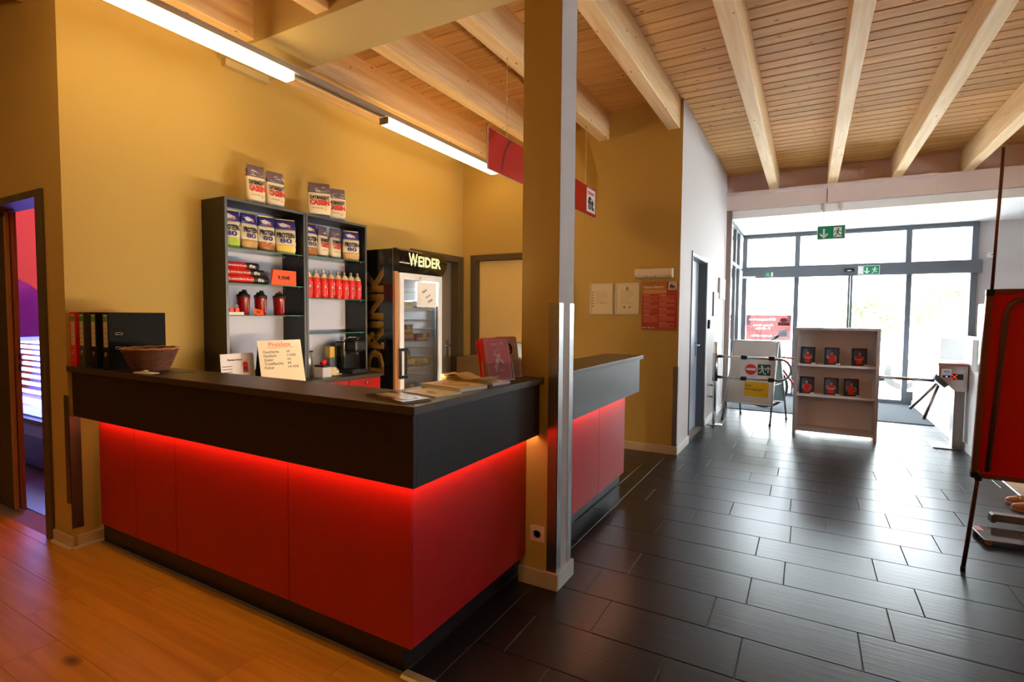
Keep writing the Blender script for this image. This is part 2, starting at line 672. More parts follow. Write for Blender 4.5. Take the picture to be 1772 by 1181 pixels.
def runner(d, x, y, s, mi, lv, flip=1):
    f = flip
    d.disc(x + 0.05 * s * f, y + 0.36 * s, 0.09 * s, mi, lv)
    d.poly([(x - .06 * s * f, y + .25 * s), (x + .07 * s * f, y + .27 * s), (x + .06 * s * f, y - .02 * s), (x - .09 * s * f, y - .02 * s)], mi, lv)
    d.stroke([(x - .03 * s * f, y + .24 * s), (x - .22 * s * f, y + .16 * s), (x - .26 * s * f, y + .0 * s)], .07 * s, mi, lv)
    d.stroke([(x + .05 * s * f, y + .24 * s), (x + .2 * s * f, y + .1 * s), (x + .32 * s * f, y + .16 * s)], .07 * s, mi, lv)
    d.stroke([(x + .02 * s * f, y + .0 * s), (x + .14 * s * f, y - .2 * s), (x + .30 * s * f, y - .24 * s)], .09 * s, mi, lv)
    d.stroke([(x - .04 * s * f, y + .0 * s), (x - .10 * s * f, y - .24 * s), (x - .30 * s * f, y - .36 * s)], .09 * s, mi, lv)


def arrow(d, x, y, s, mi, lv, up=False):
    k = 1 if up else -1
    d.rect(x - .08 * s, y - .35 * s, x + .08 * s, y + .35 * s, mi, lv)
    d.stroke([(x - .28 * s, y + k * .12 * s), (x, y + k * .42 * s)], .13 * s, mi, lv)
    d.stroke([(x + .28 * s, y + k * .12 * s), (x, y + k * .42 * s)], .13 * s, mi, lv)


def face_mats(o, mats, rule):
    """second material on faces whose normal matches"""
    me = o.data
    me.materials.clear()
    for m in mats:
        me.materials.append(m)
    for p in me.polygons:
        p.material_index = rule(p.normal, p.center)


# ================================================================== STRUCTURE
CZ = 3.59
floor = struct(MB().box(-8, -5.2, -0.12, 6.2, 9.45, -0.005).box(-8.2, -5.2, -0.12, -8, 9.45, 0).box(6.05, -5.2, -0.12, 6.25, 9.26, 0).box(-8, -5.3, -0.12, 6.2, -5.05, 0).build('floor', grout), 'room floor of dark tiles and wood planks', 'floor')


def tile_row(ya, yb, xs, name, m, gap, th=0.006):
    for a, b in zip(xs[:-1], xs[1:]):
        key = (name, round(b - a, 3), round(yb - ya, 3))
        if key not in TM:
            w, h = (b - a - gap) / 2, (yb - ya - gap) / 2
            e = 0.0012
            mb = MB()
            lo = [(-w, -h), (w, -h), (w, h), (-w, h)]
            hi = [(-w + e, -h + e), (w - e, -h + e), (w - e, h - e), (-w + e, h - e)]
            vs = [(x, y, -th) for x, y in lo] + [(x, y, -e) for x, y in lo] + [(x, y, 0) for x, y in hi]
            fs = [(0, 1, 5, 4), (1, 2, 6, 5), (2, 3, 7, 6), (3, 0, 4, 7), (4, 5, 9, 8), (5, 6, 10, 9), (6, 7, 11, 10), (7, 4, 8, 11), (8, 9, 10, 11)]
            mb.add(vs, fs)
            TM[key] = mb.mesh(name, m)
        o = bpy.data.objects.new(name, TM[key])
        COL.objects.link(o)
        o.parent = floor
        o.location = ((a + b) / 2, (ya + yb) / 2, random.uniform(-0.0004, 0.0002))


TM = {}
offs = {0: .33, 1: .12, 2: .387, 3: .235, 4: .373, 5: .525, 6: .367, 7: .54, 8: .145, 9: .525, 10: .372, 11: .19, 12: .40, 13: .56, 14: .25}
RP = 0.3035
rr = random.Random(3)
for k in range(24):
    ya, yb = 0.14 + RP * k, 0.14 + RP * (k + 1)
    o0 = offs.get(k, rr.choice([.38, .53, .14, .24, .05]))
    x_start = -0.02 if yb < 4.1 else 0.056
    x_end = 2.73 if ya < 5.4 else 2.715
    xs = [x_start]
    x = o0 - 0.6
    while x < x_end - 0.05:
        if x > x_start + 0.05:
            xs.append(x)
        x += 0.6
    xs.append(x_end)
    tile_row(ya, yb, xs, 'floor_tile', tile_m, 0.0045)
ys = [0.14, 0.414, 1.0, 1.6, 2.2, 2.8, 3.4, 4.04]
for a, b in zip(ys[:-1], ys[1:]):
    tile_row(a, b, [-0.152, -0.02], 'floor_tile', tile_m, 0.0045)
for k in range(9, 13):
    ya, yb = 0.14 + RP * k, min(0.14 + RP * (k + 1), 4.04)
    tile_row(ya, yb, [-1.6, -1.05 + .1 * (k % 3), -0.47 + .1 * (k % 2), -0.152], 'floor_tile', tile_m, 0.0045)
# wood planks in front of the counter
r2 = random.Random(11)
for k in range(26):
    yb, ya = 0.11 - 0.19 * k, 0.11 - 0.19 * (k + 1)
    if k == 0:
        xs = [-2.59, -1.7, -0.4, 0.9, 2.2, 3.5, 4.8, 6.0]
    else:
        xs = [-8.0]
        x = -8.0 + r2.uniform(0.3, 1.3)
        while x < 5.6:
            xs.append(round(x, 2))
            x += 1.3
        xs.append(6.0)
    tile_row(ya, yb, xs, 'floor_plank', floor_wood, 0.0007)
tile_row(-0.08, -0.02, [-8.0, -6.0, -4.4, -2.59], 'floor_plank', floor_wood, 0.0012)
for k in range(14):          # planks right of the tiles, daylight on the wood put into a paler colour
    ya = 0.11 + 0.33 * k
    tile_row(ya, ya + 0.33, [2.735, 4.0 + 0.4 * (k % 2), 6.0], 'floor_plank', daylit_wood, 0.0012)
struct(MB().prism([(0.095, 0.0), (0.105, 0.009), (0.135, 0.009), (0.150, 0.0)], 0, -0.15, 2.73).build('trim_1', M('brass_sill', (0.62, 0.47, 0.22), 0.35, 0.4)), 'pale threshold strip between wood floor and dark tiles', 'threshold')
struct(MB().prism([(2.722, 0.0), (2.726, 0.004), (2.737, 0.004), (2.741, 0.0)], 1, 0.15, 4.73).build('trim_2', alu), 'thin metal strip between dark tiles and daylight-toned wood floor', 'threshold')
MB().box(-8, 0.12, -0.004, -2.75, 3.6, 0.0).build('solarium_flooring', M('solarium_floor', (0.10, 0.09, 0.14), 0.3), floor)

# walls
wl = struct(MB().box(-2.75, -0.02, 0, -2.6, 3.10, CZ).box(-2.75, 3.97, 0, -2.6, 4.2, CZ).box(-2.75, 3.10, 2.09, -2.6, 3.97, CZ).build('wall_left', mustard), 'mustard wall behind the bookcases and fridge', 'wall')
wf = struct(MB().box(-2.92, -0.02, 0, -2.75, 0.12, CZ).box(-4.4, -0.02, 2.13, -2.92, 0.12, CZ).box(-8, -0.02, 0, -4.4, 0.12, CZ).build('wall_solarium', mustard), 'mustard wall with the solarium door at far left', 'wall')
wb = struct(MB().box(-2.75, 4.05, 0, -2.40, 4.2, CZ).box(-2.40, 4.05, 2.10, -1.55, 4.2, CZ).box(-1.55, 4.05, 0, 0.056, 4.2, CZ).build('wall_back', mustard), 'mustard back wall carrying the notices', 'wall')
face_mats(wb, [mustard, white_paint], lambda n, c: 1 if n.x > 0.9 and c.x > 0 else 0)
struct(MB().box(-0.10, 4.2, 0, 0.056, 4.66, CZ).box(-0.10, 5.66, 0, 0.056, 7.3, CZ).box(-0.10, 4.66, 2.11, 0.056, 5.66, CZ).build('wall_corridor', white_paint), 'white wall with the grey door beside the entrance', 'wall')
struct(MB().box(-8.15, -5.2, 0, -8, 3.75, CZ).build('wall_far_left', mustard), 'far left wall', 'wall')
struct(MB().box(-8, -5.2, 0, 6.2, -5.05, CZ).build('wall_front', mustard), 'wall behind the viewpoint', 'wall')
struct(MB().box(6.05, -5.05, 0, 6.2, 3.5, CZ).box(6.05, 5.3, 0, 6.2, 9.4, CZ).box(6.05, 3.5, 0, 6.2, 5.3, 0.95).box(6.05, 3.5, 2.6, 6.2, 5.3, CZ).build('wall_right', white_paint), 'white wall at right', 'wall')
struct(MB().box(-8, 3.6, 0, -2.75, 3.75, CZ).build('wall_solarium_back', pink_wall), 'pink lit back wall of the solarium', 'wall')
struct(MB().box(3.45, 9.26, 0, 6.2, 9.40, CZ).build('wall_entrance', white_paint), 'white wall right of the entrance glazing', 'wall')
struct(MB().box(0.0, 7.42, 3.04, 6.2, 7.5, CZ).build('wall_upper', M('band_paint', (0.72, 0.52, 0.46), 0.7)), 'pinkish wall band above the entrance girder', 'wall')
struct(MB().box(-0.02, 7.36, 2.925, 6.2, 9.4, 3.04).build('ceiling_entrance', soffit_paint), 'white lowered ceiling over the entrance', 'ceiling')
# low white wall beside the turnstile
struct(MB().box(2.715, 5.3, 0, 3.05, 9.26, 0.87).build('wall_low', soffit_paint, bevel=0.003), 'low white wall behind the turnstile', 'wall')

# ceiling with boards and beams
ceiling = struct(MB().box(-8.15, -5.2, CZ + 0.02, 6.2, 9.4, CZ + 0.15).build('ceiling', joint_dark), 'wooden board ceiling with exposed beams', 'ceiling')
BP = 0.152
bmz = None
k = 0
y = 7.42
bw = MB()
h = BP / 2 - 0.0045
prof = [(-h, 0.0), (-h + 0.006, -0.006), (h - 0.006, -0.006), (h, 0.0), (h, 0.02), (-h, 0.02)]
bw.prism(prof, 0, -8.0, 6.1)
board_me = bw.mesh('ceiling_board', board_wood)
while y > -5.0:
    o = bpy.data.objects.new('ceiling_board', board_me)
    COL.objects.link(o)
    o.parent = ceiling
    o.location = (0, y - BP / 2, CZ + 0.0)
    y -= BP
bz0 = 3.30


def beam_mesh(y0, y1, w=0.12):
    c = 0.006
    x0, x1 = -w / 2, w / 2
    pr = [(x0 + c, bz0), (x1 - c, bz0), (x1, bz0 + c), (x1, CZ), (x0, CZ), (x0, bz0 + c)]
    return MB().prism(pr, 1, y0, y1).mesh('beam', beam_wood)


bm_front = beam_mesh(-5.05, -0.02)
for k in range(-10, -3):
    o = bpy.data.objects.new('beam', bm_front)
    COL.objects.link(o)
    o.parent = ceiling
    o.location = (-0.036 + 0.735 * k, 0, 0)
bm_long, bm_back = beam_mesh(-5.05, 7.42), beam_mesh(-5.05, 4.05)
for k in range(-3, 9):
    xc = -0.036 + 0.735 * k
    me = bm_long if k >= 0 else bm_back
    o = bpy.data.objects.new('beam', me)
    COL.objects.link(o)
    o.parent = ceiling
    o.location = (xc, 0, 0)
MB().box(-2.6, -5.0, 3.31, -2.47, 2.55, CZ).build('wall_beam', beam_wood, ceiling, bevel=0.004)

# clad cross beam and its bearing
cb = struct(MB().box(-2.6, 0.93, 3.275, 0.35, 1.37, CZ).build('trim_3', clad_paint, bevel=0.004), 'mustard clad cross beam over the counter and pillar', 'cross beam')
MB().box(-2.6, 0.96, 3.225, -2.55, 1.31, 3.275).build('bearing_pad', clad_paint, cb, bevel=0.002)
# girder at the entrance
gd = struct(MB().prism([(7.30, 3.045), (7.30, 3.255), (7.24, 3.262), (7.24, 3.30), (7.42, 3.30), (7.42, 3.045)], 0, 0.056, 2.60).box(2.60, 7.30, 3.045, 6.1, 7.42, 3.30).build('trim_4', steel_paint, bevel=0.002), 'pinkish steel girder above the entrance', 'girder')
MB().box(1.372, 7.295, 3.05, 1.380, 7.30, 3.25).build('girder_joint', joint_dark, gd)
MB().cyl((0.075, 7.238, 3.268), (0.075, 7.232, 3.268), 0.008, n=8).build('bolt', chrome, gd)

# pillar in the counter
pl = MB().box(-0.110, 1.0, 0, 0.103, 1.19, 3.275).build('wall_pillar', mustard, bevel=0.003)
face_mats(pl, [mustard, white_paint], lambda n, c: 1 if n.x > 0.9 else 0)
struct(pl, 'square pillar standing in the counter', 'pillar')
MB().box(0.050, 0.9975, 0.09, 0.1055, 1.0, 1.483).box(0.103, 0.9975, 0.09, 0.1055, 1.052, 1.483).build('corner_guard', steel, pl)
MB().box(0.103, 1.135, 0.09, 0.1055, 1.1925, 1.483).box(0.05, 1.19, 0.09, 0.1055, 1.1925, 1.483).build('corner_guard', steel, pl)
MB().box(-0.11, 0.985, 0, 0.118, 1.0, 0.088).build('baseboard', skirt_beige, pl, bevel=0.002)
MB().box(0.103, 1.0, 0, 0.118, 1.205, 0.088).build('baseboard', skirt_white, pl, bevel=0.002)
sk = MB().box(-0.044, 0.989, 0.235, 0.040, 1.0, 0.322).build('socket', M('socket_plastic', (0.72, 0.60, 0.50), 0.35), pl, bevel=0.004)
MB().lathe([(0.0265, 0), (0.024, 0.004), (0.021, 0.004), (0.0205, -0.003), (0.0001, -0.003)], n=20).build('socket_dish', M('socket_dish', (0.6, 0.48, 0.38), 0.35), sk, loc=(-0.002, 0.989, 0.279), rot=(radians(90), 0, 0))
# baseboards
bb = struct(MB().box(-2.6, 0.0, 0, -2.587, 0.16, 0.075).build('baseboard_left', skirt_beige, bevel=0.002), 'beige skirting at the counter end of the left wall', 'skirting')
MB().prism([(-2.587, 0), (-2.587, 0.014), (-2.576, 0.010), (-2.573, 0)], 1, -0.03, 0.16).build('quarter_round', skirt_beige, bb)
bb = struct(MB().box(-2.835, -0.033, 0, -2.587, -0.02, 0.075).build('baseboard_solarium', skirt_beige, bevel=0.002), 'beige skirting beside the solarium door', 'skirting')
MB().prism([(-0.033, 0), (-0.033, 0.014), (-0.044, 0.010), (-0.047, 0)], 0, -2.84, -2.576).build('quarter_round', skirt_beige, bb)
struct(MB().box(-2.6, 4.035, 0, 0.056, 4.05, 0.085).build('baseboard_back', skirt_beige, bevel=0.002), 'beige skirting under the notices', 'skirting')
struct(MB().box(0.056, 4.035, 0, 0.071, 4.64, 0.085).box(0.056, 5.68, 0, 0.071, 7.3, 0.085).build('baseboard_corridor', skirt_white, bevel=0.002), 'white skirting along the corridor wall', 'skirting')
struct(MB().box(2.70, 5.285, 0, 2.715, 9.26, 0.085).build('baseboard_low', skirt_white, bevel=0.002), 'white skirting along the low wall', 'skirting')
# guards on the other corners
g1 = struct(MB().box(-2.655, -0.0225, 0.27, -2.5975, -0.02, 0.924).box(-2.6, -0.0225, 0.12, -2.5975, 0.035, 0.80).build('trim_5', steel_dull), 'steel corner guard on the left wall end', 'corner guard')
g2 = struct(MB().box(0.010, 4.0475, 0.085, 0.0585, 4.05, 0.908).box(0.056, 4.0475, 0.085, 0.0585, 4.10, 0.908).build('trim_6', steel_dull), 'steel corner guard on the notice wall corner', 'corner guard')

# ------------------------------------------------------------------ doors
d1 = empty_struct('door_1', 'sliding solarium door standing half open', 'door', (-2.92, -0.02, 0))
MB().box(0, -0.018, 0, 0.085, 0.0, 2.16).box(0, 0.0, 0, 0.012, 0.14, 2.13).build('door_frame', door_frame_brown, d1, bevel=0.002)
MB().box(-1.56, -0.018, 2.115, 0.0, 0.0, 2.16).box(-1.5, 0.0, 2.118, 0.0, 0.14, 2.13).build('door_frame', door_frame_brown, d1, bevel=0.002)
MB().box(-1.56, -0.018, 0, -1.48, 0.0, 2.115).build('door_frame', door_frame_brown, d1, bevel=0.002)
lf = MB().box(-1.52, 0.075, 0.006, -0.775, 0.115, 2.11).build('door_leaf', door_dark, d1, bevel=0.002)
MB().box(-0.775, 0.072, 0.006, -0.745, 0.092, 2.11).build('door_edging', door_edge, d1)
MB().box(-0.765, 0.098, 0.006, -0.700, 0.116, 2.11).build('door_edging', M('door_edge_red', (0.30, 0.09, 0.03), 0.5), d1)
MB().box(-0.700, 0.100, 0.98, -0.697, 0.114, 1.14).box(-0.6975, 0.103, 1.08, -0.6955, 0.111, 1.12, 1).box(-0.6975, 0.103, 1.0, -0.6955, 0.111, 1.05, 1).build('lock_plate', [steel_dull, black], d1)

d2 = empty_struct('door_2', 'taupe door in the left wall behind the fridge', 'door', (-2.6, 3.05, 0))
MB().box(0.0, 0.0, 0, 0.015, 0.05, 2.14).box(-0.15, 0.045, 0, 0.0, 0.055, 2.09).build('door_frame', door_frame_brown, d2, bevel=0.002)
MB().box(0.0, 0.92, 0, 0.015, 1.0, 2.14).box(-0.15, 0.905, 0, 0.0, 0.92, 2.09).build('door_frame', door_frame_brown, d2, bevel=0.002)
MB().box(0.0, 0.05, 2.07, 0.015, 0.92, 2.14).box(-0.15, 0.055, 2.07, 0.0, 0.905, 2.09).build('door_frame', door_frame_brown, d2, bevel=0.002)
MB().box(-0.15, 0.058, 0.005, -0.11, 0.903, 2.068).build('door_leaf', door_brown, d2, bevel=0.002)
hd = MB().box(-0.11, 0.80, 0.90, -0.102, 0.84, 1.10).tube([(-0.102, 0.82, 1.04), (-0.06, 0.82, 1.04), (-0.052, 0.81, 1.04), (-0.052, 0.69, 1.04)], 0.009).build('door_handle', chrome, d2)

d3 = empty_struct('door_3', 'light door in the back wall beside the pillar', 'door', (-2.40, 4.05, 0))
MB().box(-0.07, -0.02, 0, 0.0, 0, 2.155).box(0.0, 0.0, 0, 0.018, 0.15, 2.10).build('door_frame', door_frame_brown, d3, bevel=0.002)
MB().box(0.85, -0.02, 0, 0.92, 0, 2.155).box(0.832, 0.0, 0, 0.85, 0.15, 2.10).build('door_frame', door_frame_brown, d3, bevel=0.002)
MB().box(0.0, -0.02, 2.085, 0.85, 0, 2.155).box(0.018, 0.0, 2.085, 0.832, 0.15, 2.10).build('door_frame', door_frame_brown, d3, bevel=0.002)
MB().box(0.02, 0.05, 0.005, 0.83, 0.09, 2.083).build('door_leaf', door_yellow, d3, bevel=0.002)

d4 = empty_struct('door_4', 'grey recessed door in the white corridor wall', 'door', (0.056, 4.66, 0))
MB().box(0.0, -0.02, 0, 0.012, 0.0, 2.15).box(-0.13, 0.0, 0, 0.0, 0.012, 2.11).build('door_frame', frame_grey, d4, bevel=0.001)
MB().box(0.0, 1.0, 0, 0.006, 1.02, 2.13).box(-0.15, 0.985, 0, 0.0, 1.0, 2.11).build('door_frame', frame_grey, d4, bevel=0.001)
MB().box(0.0, 0.0, 2.11, 0.006, 1.0, 2.13).box(-0.13, 0.012, 2.10, 0.0, 0.985, 2.11).build('door_frame', frame_grey, d4, bevel=0.001)
MB().box(-0.15, 0.012, 0.005, -0.10, 0.985, 2.10).build('door_leaf', M('door_blue_grey', (0.36, 0.42, 0.50), 0.4), d4, bevel=0.002)
MB().box(-0.10, 0.84, 0.92, -0.092, 0.88, 1.10).tube([(-0.092, 0.86, 1.06), (-0.05, 0.86, 1.06), (-0.045, 0.85, 1.06), (-0.045, 0.73, 1.06)], 0.009).build('door_handle', chrome, d4)
MB().box(-0.10, 0.3, 1.25, -0.0985, 0.55, 1.5).build('door_sticker', orange_red, d4)

# ------------------------------------------------------------------ entrance glazing
w1 = empty_struct('window_1', 'grey framed glazed entrance front with sliding doors', 'window', (0, 9.26, 0))


def fbox(name, x0, x1, z0, z1, par, y0=-0.05, y1=0.05, m=frame_grey):
    return MB().box(x0, y0, z0, x1, y1, z1).build(name, m, par, bevel=0.003)


fbox('frame_post', 0.10, 0.18, 0, 2.925, w1)
fbox('frame_post', 3.37, 3.45, 0, 2.925, w1)
fbox('frame_head', 0.18, 3.37, 2.85, 2.925, w1)
fbox('frame_mullion', 0.955, 1.035, 2.33, 2.85, w1)
fbox('frame_mullion', 2.545, 2.625, 2.33, 2.85, w1)
fbox('frame_mullion', 0.955, 1.030, 0, 2.13, w1)
fbox('frame_mullion', 1.765, 1.798, 0, 2.13, w1, -0.06, -0.01)
fbox('frame_mullion', 1.802, 1.835, 0, 2.13, w1, -0.06, -0.01)
fbox('frame_mullion', 2.565, 2.640, 0, 2.13, w1)
op = fbox('door_operator', 0.12, 3.49, 2.13, 2.33, w1, -0.14, 0.05)
MB().box(0.12, -0.15, 2.13, 0.34, -0.05, 2.165).build('operator_cover', white, w1)
fbox('frame_rail', 1.835, 2.565, 0.0, 0.07, w1, -0.055, 0.0)
fbox('frame_rail', 1.030, 1.765, 0.0, 0.07, w1, -0.055, 0.0)
fbox('frame_rail', 0.18, 0.955, 0.0, 0.06, w1)
fbox('frame_rail', 2.640, 3.37, 0.0, 0.22, w1)
for x0, x1, z0, z1 in ((0.18, 0.955, 2.33, 2.85), (1.035, 2.545, 2.33, 2.85), (2.625, 3.37, 2.33, 2.85), (0.18, 0.955, 0.06, 2.13), (1.03, 1.765, 0.07, 2.13), (1.835, 2.565, 0.07, 2.13), (2.64, 3.37, 0.22, 2.13)):
    MB().box(x0, 0.0, z0, x1, 0.008, z1).build('pane', glass_clear, w1)
sn = MB().box(1.70, -0.175, 2.20, 1.84, -0.14, 2.25).build('door_sensor', black, w1, bevel=0.008)
MB().box(1.745, -0.178, 2.205, 1.80, -0.175, 2.222).build('sensor_lens', white, w1)

w2 = empty_struct('window_2', 'glazed side of the entrance bay at left', 'window', (0.09, 7.3, 0))
MB().box(-0.034, 0, 0, 0.045, 0.06, 3.04).build('frame_post', M('post_brown', (0.30, 0.22, 0.20), 0.5), w2, bevel=0.002)
MB().box(-0.03, 0.75, 0, 0.03, 0.83, 2.925).build('frame_mullion', frame_grey, w2, bevel=0.002)
MB().box(-0.03, 1.30, 0, 0.03, 1.36, 2.925).build('frame_mullion', frame_grey, w2, bevel=0.002)
MB().box(-0.03, 0.06, 2.87, 0.03, 1.91, 2.925).build('frame_head', frame_grey, w2, bevel=0.002)
MB().box(-0.03, 0.06, 0, 0.03, 1.91, 0.06).build('frame_rail', frame_grey, w2, bevel=0.002)
MB().box(-0.03, 0.06, 2.26, 0.03, 1.91, 2.31).build('frame_rail', frame_grey, w2, bevel=0.002)
for a, b in ((0.06, 0.75), (0.83, 1.30), (1.36, 1.91)):
    MB().box(-0.004, a, 0.06, 0.004, b, 2.26).build('pane', glass_clear, w2)
    MB().box(-0.004, a, 2.31, 0.004, b, 2.87).build('pane', glass_clear, w2)

w3 = empty_struct('added_window', 'unseen window added to the right wall for side daylight', 'window', (6.12, 3.5, 0.95))  # added out of view to bring daylight onto the right-facing sides
MB().box(-0.03, 0, 0, 0.03, 0.06, 1.65).box(-0.03, 0.87, 0, 0.03, 0.93, 1.65).box(-0.03, 1.74, 0, 0.03, 1.80, 1.65).box(-0.03, 0.06, 0, 0.03, 1.74, 0.06).box(-0.03, 0.06, 1.59, 0.03, 1.74, 1.65).build('window_frame', frame_grey, w3)
MB().box(-0.004, 0.06, 0.06, 0.004, 0.87, 1.59).build('pane', glass_clear, w3)
MB().box(-0.004, 0.93, 0.06, 0.004, 1.74, 1.59).build('pane', glass_clear, w3)
# downlights in the entrance ceiling
for i, (x, y) in enumerate(((1.02, 7.55), (1.02, 8.65), (1.83, 8.13), (2.59, 7.62), (2.59, 8.73))):
    t = thing('downlight', ['round recessed downlight, near left one of the entrance ceiling', 'round recessed downlight, far left one of the entrance ceiling', 'round recessed downlight just right of the hanging exit sign', 'round recessed downlight, near right one of the entrance ceiling', 'round recessed downlight, far right one of the entrance ceiling'][i], 'downlight', (x, y, 2.925), group='recessed downlights over the entrance')
    MB().lathe([(0.045, 0.0), (0.045, -0.004), (0.036, -0.004), (0.036, 0.0)], n=18).build('trim_ring', alu, t)
    MB().lathe([(0.036, 0.0), (0.036, -0.002), (0.0001, -0.002)], n=18).build('lens', M('lens_grey', (0.25, 0.25, 0.26), 0.3), t)
t = tag(MB().lathe([(0.0001, 0), (0.045, 0), (0.045, 0.012), (0.032, 0.034), (0.0001, 0.038)], n=18).build('smoke_detector', M('detector', (0.62, 0.55, 0.52), 0.5), loc=(1.80, 7.42, 3.46), rot=(radians(90), 0, 0)), 'small round detector on the pink band between two beams', 'detector')
t = tag(MB().box(-0.05, -0.025, -0.04, 0.05, 0, 0.04).lathe([(0.02, 0.0), (0.02, 0.01), (0.0001, 0.012)], (0.02, -0.032, 0.0), 12, 1).build('motion_sensor', [white, black], loc=(3.60, 9.26, 2.40), bevel=0.004), 'small white sensor on the wall right of the glazing', 'sensor')

# entrance mat
tag(MB().box(0.14, 7.30, 0.0, 2.69, 9.19, 0.012).build('entrance_mat', mat_grey, bevel=0.004), 'large grey mat lying inside the glazed entrance', 'mat')
# ================================================================== COUNTER
ct = thing('reception_counter', 'L-shaped reception counter with dark top and lit red front panels', 'counter', (0, 0, 0))
top = [(-2.6, -0.026), (0.026, -0.026), (0.026, 1.0), (-0.112, 1.0), (-0.112, 1.192), (0.026, 1.192), (0.026, 2.868), (-0.30, 2.868), (-0.30, 0.26), (-2.6, 0.26)]
MB().prism(top, 2, 1.07, 1.10).build('worktop', top_lam, ct, bevel=0.0015)
MB().box(-2.598, 0.0, 0.80, 0.0, 0.02, 1.07).build('fascia_panel', black_lam, ct, bevel=0.001)
MB().box(-0.02, 0.02, 0.80, 0.0, 1.0, 1.07).build('fascia_panel', black_lam, ct, bevel=0.001)
MB().box(-0.02, 1.192, 0.80, 0.0, 2.85, 1.07).build('fascia_panel', grey_sheen_lam, ct, bevel=0.001)  # lighter copy of the black fascia, entrance reflection put into the colour
MB().box(-0.0195, 2.83, 0.80, -0.28, 2.85, 1.07).build('fascia_panel', grey_sheen_lam, ct, bevel=0.001)
# mitre joint seen on the worktop corner
MB().obox((-0.135, 0.135, 1.1003), (0.46, 0.003, 0.0006), Matrix.Rotation(radians(135), 3, 'Z')).build('mitre_joint', joint_dark, ct)
for a, b in ((-2.467, -2.060), (-2.060, -1.653), (-1.653, -0.766), (-0.766, -0.073)):
    MB().box(a + 0.002, 0.073, 0.148, b - 0.002, 0.092, 1.06).build('front_panel', red_lam, ct, bevel=0.0008)
for a, b in ((0.079, 0.998), (1.195, 2.105), (2.105, 2.706)):
    MB().box(-0.092, a + 0.002, 0.148, -0.073, b - 0.002, 1.06).build('front_panel', red_lam, ct, bevel=0.0008)
MB().box(-2.46, 0.093, 0.15, -0.094, 0.25, 1.068).box(-0.29, 0.25, 0.15, -0.094, 0.998, 1.068).box(-0.29, 1.194, 0.15, -0.094, 2.70, 1.068).build('carcass', joint_dark, ct)
MB().box(-2.575, 0.13, 0, -0.158, 0.145, 0.147).box(-0.173, 0.145, 0, -0.158, 2.86, 0.147).build('plinth', black_lam, ct)
MB().box(-2.46, 0.0203, 0.803, -0.021, 0.026, 0.812).build('led_strip', led_e, ct)
MB().box(-0.026, 0.027, 0.803, -0.0203, 0.99, 0.812).build('led_strip', led_e, ct)
MB().box(-0.026, 1.20, 0.803, -0.0203, 2.68, 0.812).build('led_strip', led_e, ct)
MB().box(-0.308, 0.40, 1.076, -0.3005, 2.70, 1.094).build('work_light', work_e, ct)
MB().box(-2.597, -0.003, 0.795, -2.575, 0.0, 0.802).build('edge_clip', alu, ct)

# back counter under the bookcases
bc = thing('base_cabinet', 'low base cabinet with dark worktop and red drawers under the bookcases', 'cabinet', (-2.6, 0.6, 0))
MB().box(0, 0, 0.87, 0.49, 1.50, 0.90).build('worktop', top_lam, bc, bevel=0.001)
MB().box(0, 0, 0.1, 0.45, 1.49, 0.87).build('body', grey_sheen_lam, bc)
for a in (0.0, 0.372, 0.745, 1.118):
    dr = MB().box(0.452, a + 0.003, 0.70, 0.470, a + 0.369, 0.865).build('drawer', red_lam, bc, bevel=0.001)
    MB().lathe([(0.006, 0), (0.006, 0.014), (0.014, 0.018), (0.013, 0.026), (0.0001, 0.028)], n=14).build('knob', chrome, dr, loc=(0.470, a + 0.19, 0.83), rot=(0, radians(90), 0))
    MB().box(0.452, a + 0.003, 0.12, 0.470, a + 0.369, 0.694).build('cabinet_door', red_lam, bc, bevel=0.001)

# ------------------------------------------------------------------ bookcases


def bookcase(y0, y1, glass_z, label):
    t = thing('bookcase', label, 'bookcase', (-2.6, y0, 0.90), group='dark bookcases on the back counter')
    W = y1 - y0
    H = 2.225 - 0.90
    D = 0.27
    MB().box(0, 0, 0, D, 0.019, H).build('side_panel', black_lam, t)
    MB().box(0, W - 0.019, 0, D, W, H).build('side_panel', black_lam, t)
    MB().box(D, 0, 0, D + 0.002, 0.019, H).box(D, W - 0.019, 0, D + 0.002, W, H).box(D, 0.019, H - 0.019, D + 0.002, W - 0.019, H).build('edge_banding', grey_sheen_lam, t)
    MB().box(0, 0.019, H - 0.019, D, W - 0.019, H).build('top_panel', black_lam, t)
    MB().box(0.004, 0.019, 0, 0.012, W - 0.019, H - 0.019).build('back_panel', shelf_back, t)
    for z in glass_z:
        sh = MB().box(0.014, 0.021, z - 0.906, D - 0.01, W - 0.021, z - 0.90).build('glass_shelf', glass_shelf, t)
        MB().box(D - 0.011, 0.021, z - 0.906, D - 0.009, W - 0.021, z - 0.90).build('shelf_edge', green_edge, sh)
        for yy in (0.019, W - 0.026):
            for xx in (0.04, D - 0.05):
                MB().cyl((xx, yy, z - 0.911), (xx, yy + 0.008, z - 0.911), 0.004, n=8).build('shelf_pin', chrome, sh)
    return t


bookcase(0.79, 1.460, (1.885, 1.635, 1.405), 'left dark bookcase holding pouches, rolled towels and red shakers')
bookcase(1.465, 2.13, (1.895, 1.550, 1.257), 'right dark bookcase holding pouches and a row of red bottles')


# ------------------------------------------------------------------ pouches


